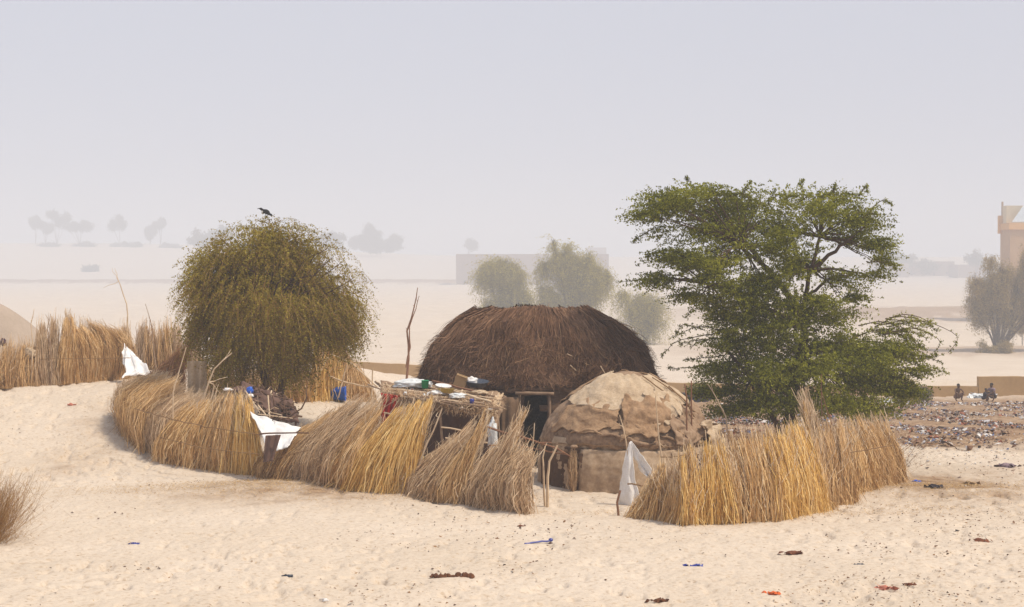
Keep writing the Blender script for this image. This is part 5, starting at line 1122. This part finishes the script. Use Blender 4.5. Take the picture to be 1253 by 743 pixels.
    for q in (-1, 1): g.tube(np.array([[q*.045, .07, .15], [q*.075, -.03, .21], [q*.10, -.12, .275]]) * s, np.array([.078, .066, .052]) * s, 12)
    g.ball(np.array([0, .07, .16]) * s, np.array([.095, .085, .075]) * s, 14); fin(g).build('shorts', M[short], root, True)
person('child with bare brown torso squatting alone before the low wall, facing the camera', 1172, 486, 72.0, .2, 'brownshirt', 1.25, 'brownshirt', True)
person('child in dark clothes squatting and leaning right beside the one in lilac', 1205, 486, 72.0, 1.1, 'darkcloth', .95, 'darkcloth', False, .06)
person('person in a dusty lilac shirt squatting over the rubbish by the taller wall section', 1214, 486, 72.6, -.9, 'lilac', 1.3, 'darkcloth', False, .06)

# ------------------------------------------------------------------ litter, debris, chaff
def flakes(g, P, size, el=1.6, m=0, lift=.3):
    N = len(P); n_ = R.normal(size=(N, 3)) * [lift, lift, 0] + [0, 0, 1]; n_ /= np.linalg.norm(n_, axis=1)[:, None]
    a = R.uniform(0, 2*np.pi, N); d1 = np.stack([np.cos(a), np.sin(a), 0*a], -1); d1 -= n_ * (d1 * n_).sum(1)[:, None]; d2 = np.cross(n_, d1)
    s = size[:, None]; k = lambda: R.uniform(.55, 1.3, (N, 1)); b = R.uniform(-.3, .45, (N, 1)) * s
    v0 = P - d1 * s * el * k() * .5; v1 = P - d2 * s * .5 * k() + n_ * b * .5; v2 = P + d1 * s * el * .5 * k(); v3 = P + d2 * s * .5 * k() + n_ * b * .5; ct = P + n_ * s * R.uniform(.1, .5, (N, 1))
    v = np.stack([v0, v1, v2, v3, ct], 1).reshape(-1, 3); i = np.arange(N)[:, None] * 5
    f = np.concatenate([i + np.array([[0, 1, 4, 3]]), i + np.array([[1, 2, 3, 4]])]); g.add(v, f, m)
def ongrid(x, y, dz=0): return np.stack([x, y, H(x, y) + dz], -1)
# rubbish field
N = 40000; x = R.uniform(3.5, 34, N); y = 38.5 + 35.5 * R.beta(1.25, 1.1, N); d = fbm(x * .7, y * .35, 0, 77, 4); k = (d > -.25 + R.uniform(0, .55, N)) & (x > 4.5 + (60 - y) * .05); x, y = x[k], y[k]
g = Geo(); flakes(g, ongrid(x, y, .04), .05 + .45 * R.beta(.9, 12, len(x)), 1.6, 0, .5); o = g.build('rubbish', M['trash']); o['kind'] = 'stuff'
o['label'] = 'field of mixed rubbish strewn between the camp and the low wall'
# sparse litter nearer
N = 2600; x = R.uniform(6.8, 16, N); y = R.uniform(25, 42, N); k = R.uniform(size=N) < .12 + .88 * ss(31, 40, y); x, y = x[k], y[k]
g = Geo(); flakes(g, ongrid(x, y, .02), .02 + .12 * R.beta(1.2, 6, len(x)), 1.6); o = g.build('scattered_litter', M['trash']); o['kind'] = 'stuff'; o['label'] = 'sparse litter on the sand at the right'
# brown droppings and chips all over the sand
N = 9000; Y = 18 * (44 / 18) ** R.uniform(0, 1, N); x = R.uniform(-.33, .33, N) * Y; d = fbm(x * .6, Y * .6, 0, 88, 3) + ss(-3, 6, x) * .5; k = d > R.uniform(-.1, .9, N); x, Y = x[k], Y[k]
g = Geo(); flakes(g, ongrid(x, Y, .01), .016 + .06 * R.beta(1.1, 6, len(x)), 1.7); o = g.build('droppings', M['debris']); o['kind'] = 'stuff'; o['label'] = 'small brown chips and droppings scattered over the sand'
# straw chaff by the fences
g = Geo()
for cx, cy, sx, sy, N in ((-4.4, 31.2, 1.9, .5, 5200), (8.0, 31.6, 1.3, .7, 3800), (3.9, 28.3, 2.2, .18, 1100), (-1.5, 29.9, 1.6, .3, 700), (-8.6, 36, .8, 1.5, 600), (7.0, 29.2, .8, .4, 500), (0, 24, 9, 5, 900)):
    x = cx + R.normal(size=N) * sx; y = np.clip(cy + R.normal(size=N) * sy, 17, 60); B = ongrid(x, y, .012); a = R.uniform(0, 2*np.pi, N); L = R.uniform(.04, .16, N)
    T = ongrid(x + np.cos(a) * L, y + np.sin(a) * L, .02); straw(g, B, T, np.zeros((N, 3)) + [0, 0, .01], .004, 3, wob=.004)
o = g.build('straw_chaff', M['chaff']); o['kind'] = 'stuff'; o['label'] = 'loose straw chaff on the sand beside the fences'
# single pieces one can point at
def scrap(name, label, px, py, size, m, cat='scrap', n=3, el=1.5, hgt=.4):
    c = G(px, py); g = Geo()
    k = n * 5; P = c + R.normal(size=(k, 3)) * [size * .38 * el, size * .28, 0] + [0, 0, size * .1]; flakes(g, P, size * R.uniform(.4, 1.0, k), 1.5, 0, .7)
    pillow(g, c + [0, 0, size * .1], np.array([size * el * .4, size * .3, size * hgt * .8]), int(px), 9)
    return tag(recenter(g.build(name, M[m], smooth=True)), label, cat)
g = Geo(); c = G(642, 667); d = G(674, 664); g.tube(branch_pts(c + [0, 0, .02], d + [0, 0, .03], 7, .01), .014, 6); g.ball(d + [0, 0, .04], (.035, .03, .03), 8)
tag(recenter(g.build('stick', M['dkblue'])), 'thin dark blue stick lying on the sand in the middle foreground', 'stick')
c = G(552, 707); g = Geo()
for k in range(26): pillow(g, c + [R.uniform(-.3, .35), R.normal() * .035, .015], R.uniform(.015, .05, 3), k, 7)
tag(recenter(g.build('dung_heap', M['dung'], smooth=True)), 'rust brown flattened dung heap, largest dark patch in the middle foreground', 'dung')
scrap('scrap', 'bright orange scrap near the bottom edge at the right', 946, 727, .08, 'orange')
scrap('rag', 'rusty brown rag on the sand at the right, beyond the orange scrap', 1199, 663, .13, 'rust', 'rag')
scrap('rag', 'rusty brown flat rag in the foreground below the right fence', 969, 678, .11, 'rust', 'rag', el=2)
scrap('scrap', 'small pinkish red scrap right of the orange one', 1082, 721, .10, 'pinkish', n=4)
scrap('rag', 'small dark red brown rag just right of the pinkish scrap', 1113, 716, .07, 'rust', 'rag')
scrap('scrap', 'small blue scrap lying left of the pebbles in the right foreground', 852, 693, .08, 'dkblue', el=1.8)
scrap('scrap', 'little slate blue scrap in the right foreground, left of the pinkish one', 1051, 692, .06, 'slate', el=2)
scrap('scrap', 'bright blue plastic scrap beside the right end of the straw fence', 1120, 590, .10, 'blue', el=1.4)
scrap('scrap', 'small dark blue scrap on the bare sand at the left', 165, 666, .07, 'dkblue')
scrap('scrap', 'dark blue scrap tucked under the ragged grey bundles', 563, 610, .12, 'slate')
scrap('rag', 'pale rag lying at the foot of the golden fence beside the white cloth', 840, 635, .16, 'palehide', 'rag')
scrap('scrap', 'small white scrap at the lower edge, left of the middle', 398, 735, .06, 'white')
scrap('scrap', 'thin grey scrap in the lower left foreground', 352, 706, .07, 'slate', el=2)
scrap('scrap', 'orange brown chip on the sand below the gate gap', 637, 645, .08, 'rust')
scrap('scrap', 'orange brown chip at the left, below the far golden fence', 87, 496, .10, 'pinkish')
scrap('scrap', 'dark lump lying near the bottom edge, left of the orange scrap', 808, 736, .09, 'dung', el=2.2)
scrap('box', 'small reddish brown box lying on the sand right of the tall fence', 1185, 593, .16, 'card', 'box', 2, 1.2)
scrap('rag', 'violet grey rag among the near rubbish at the right edge', 1232, 572, .20, 'lilac', 'rag', 3, 1.8)
scrap('rag', 'dark rag on the trampled earth right of the tall fence', 1143, 597, .16, 'darkcloth', 'rag', 3, 1.4)
scrap('rag', 'white plastic heap in the rubbish beside the squatting people', 1196, 487, .5, 'plastic', 'plastic', 5, 1.6)
scrap('rag', 'large white plastic scrap at the left border of the rubbish field', 1088, 494, .5, 'plastic', 'plastic', 5, 1.6)
scrap('cloth', 'red cloth under the green tree behind the right fence', 916, 545, .2, 'pinkish', 'cloth', 4, 1.6)
scrap('rag_heap', 'dark rubbish heap beyond the right end of the large hut', 832, 492, .8, 'darkcloth', 'rags', 6, 1.7)
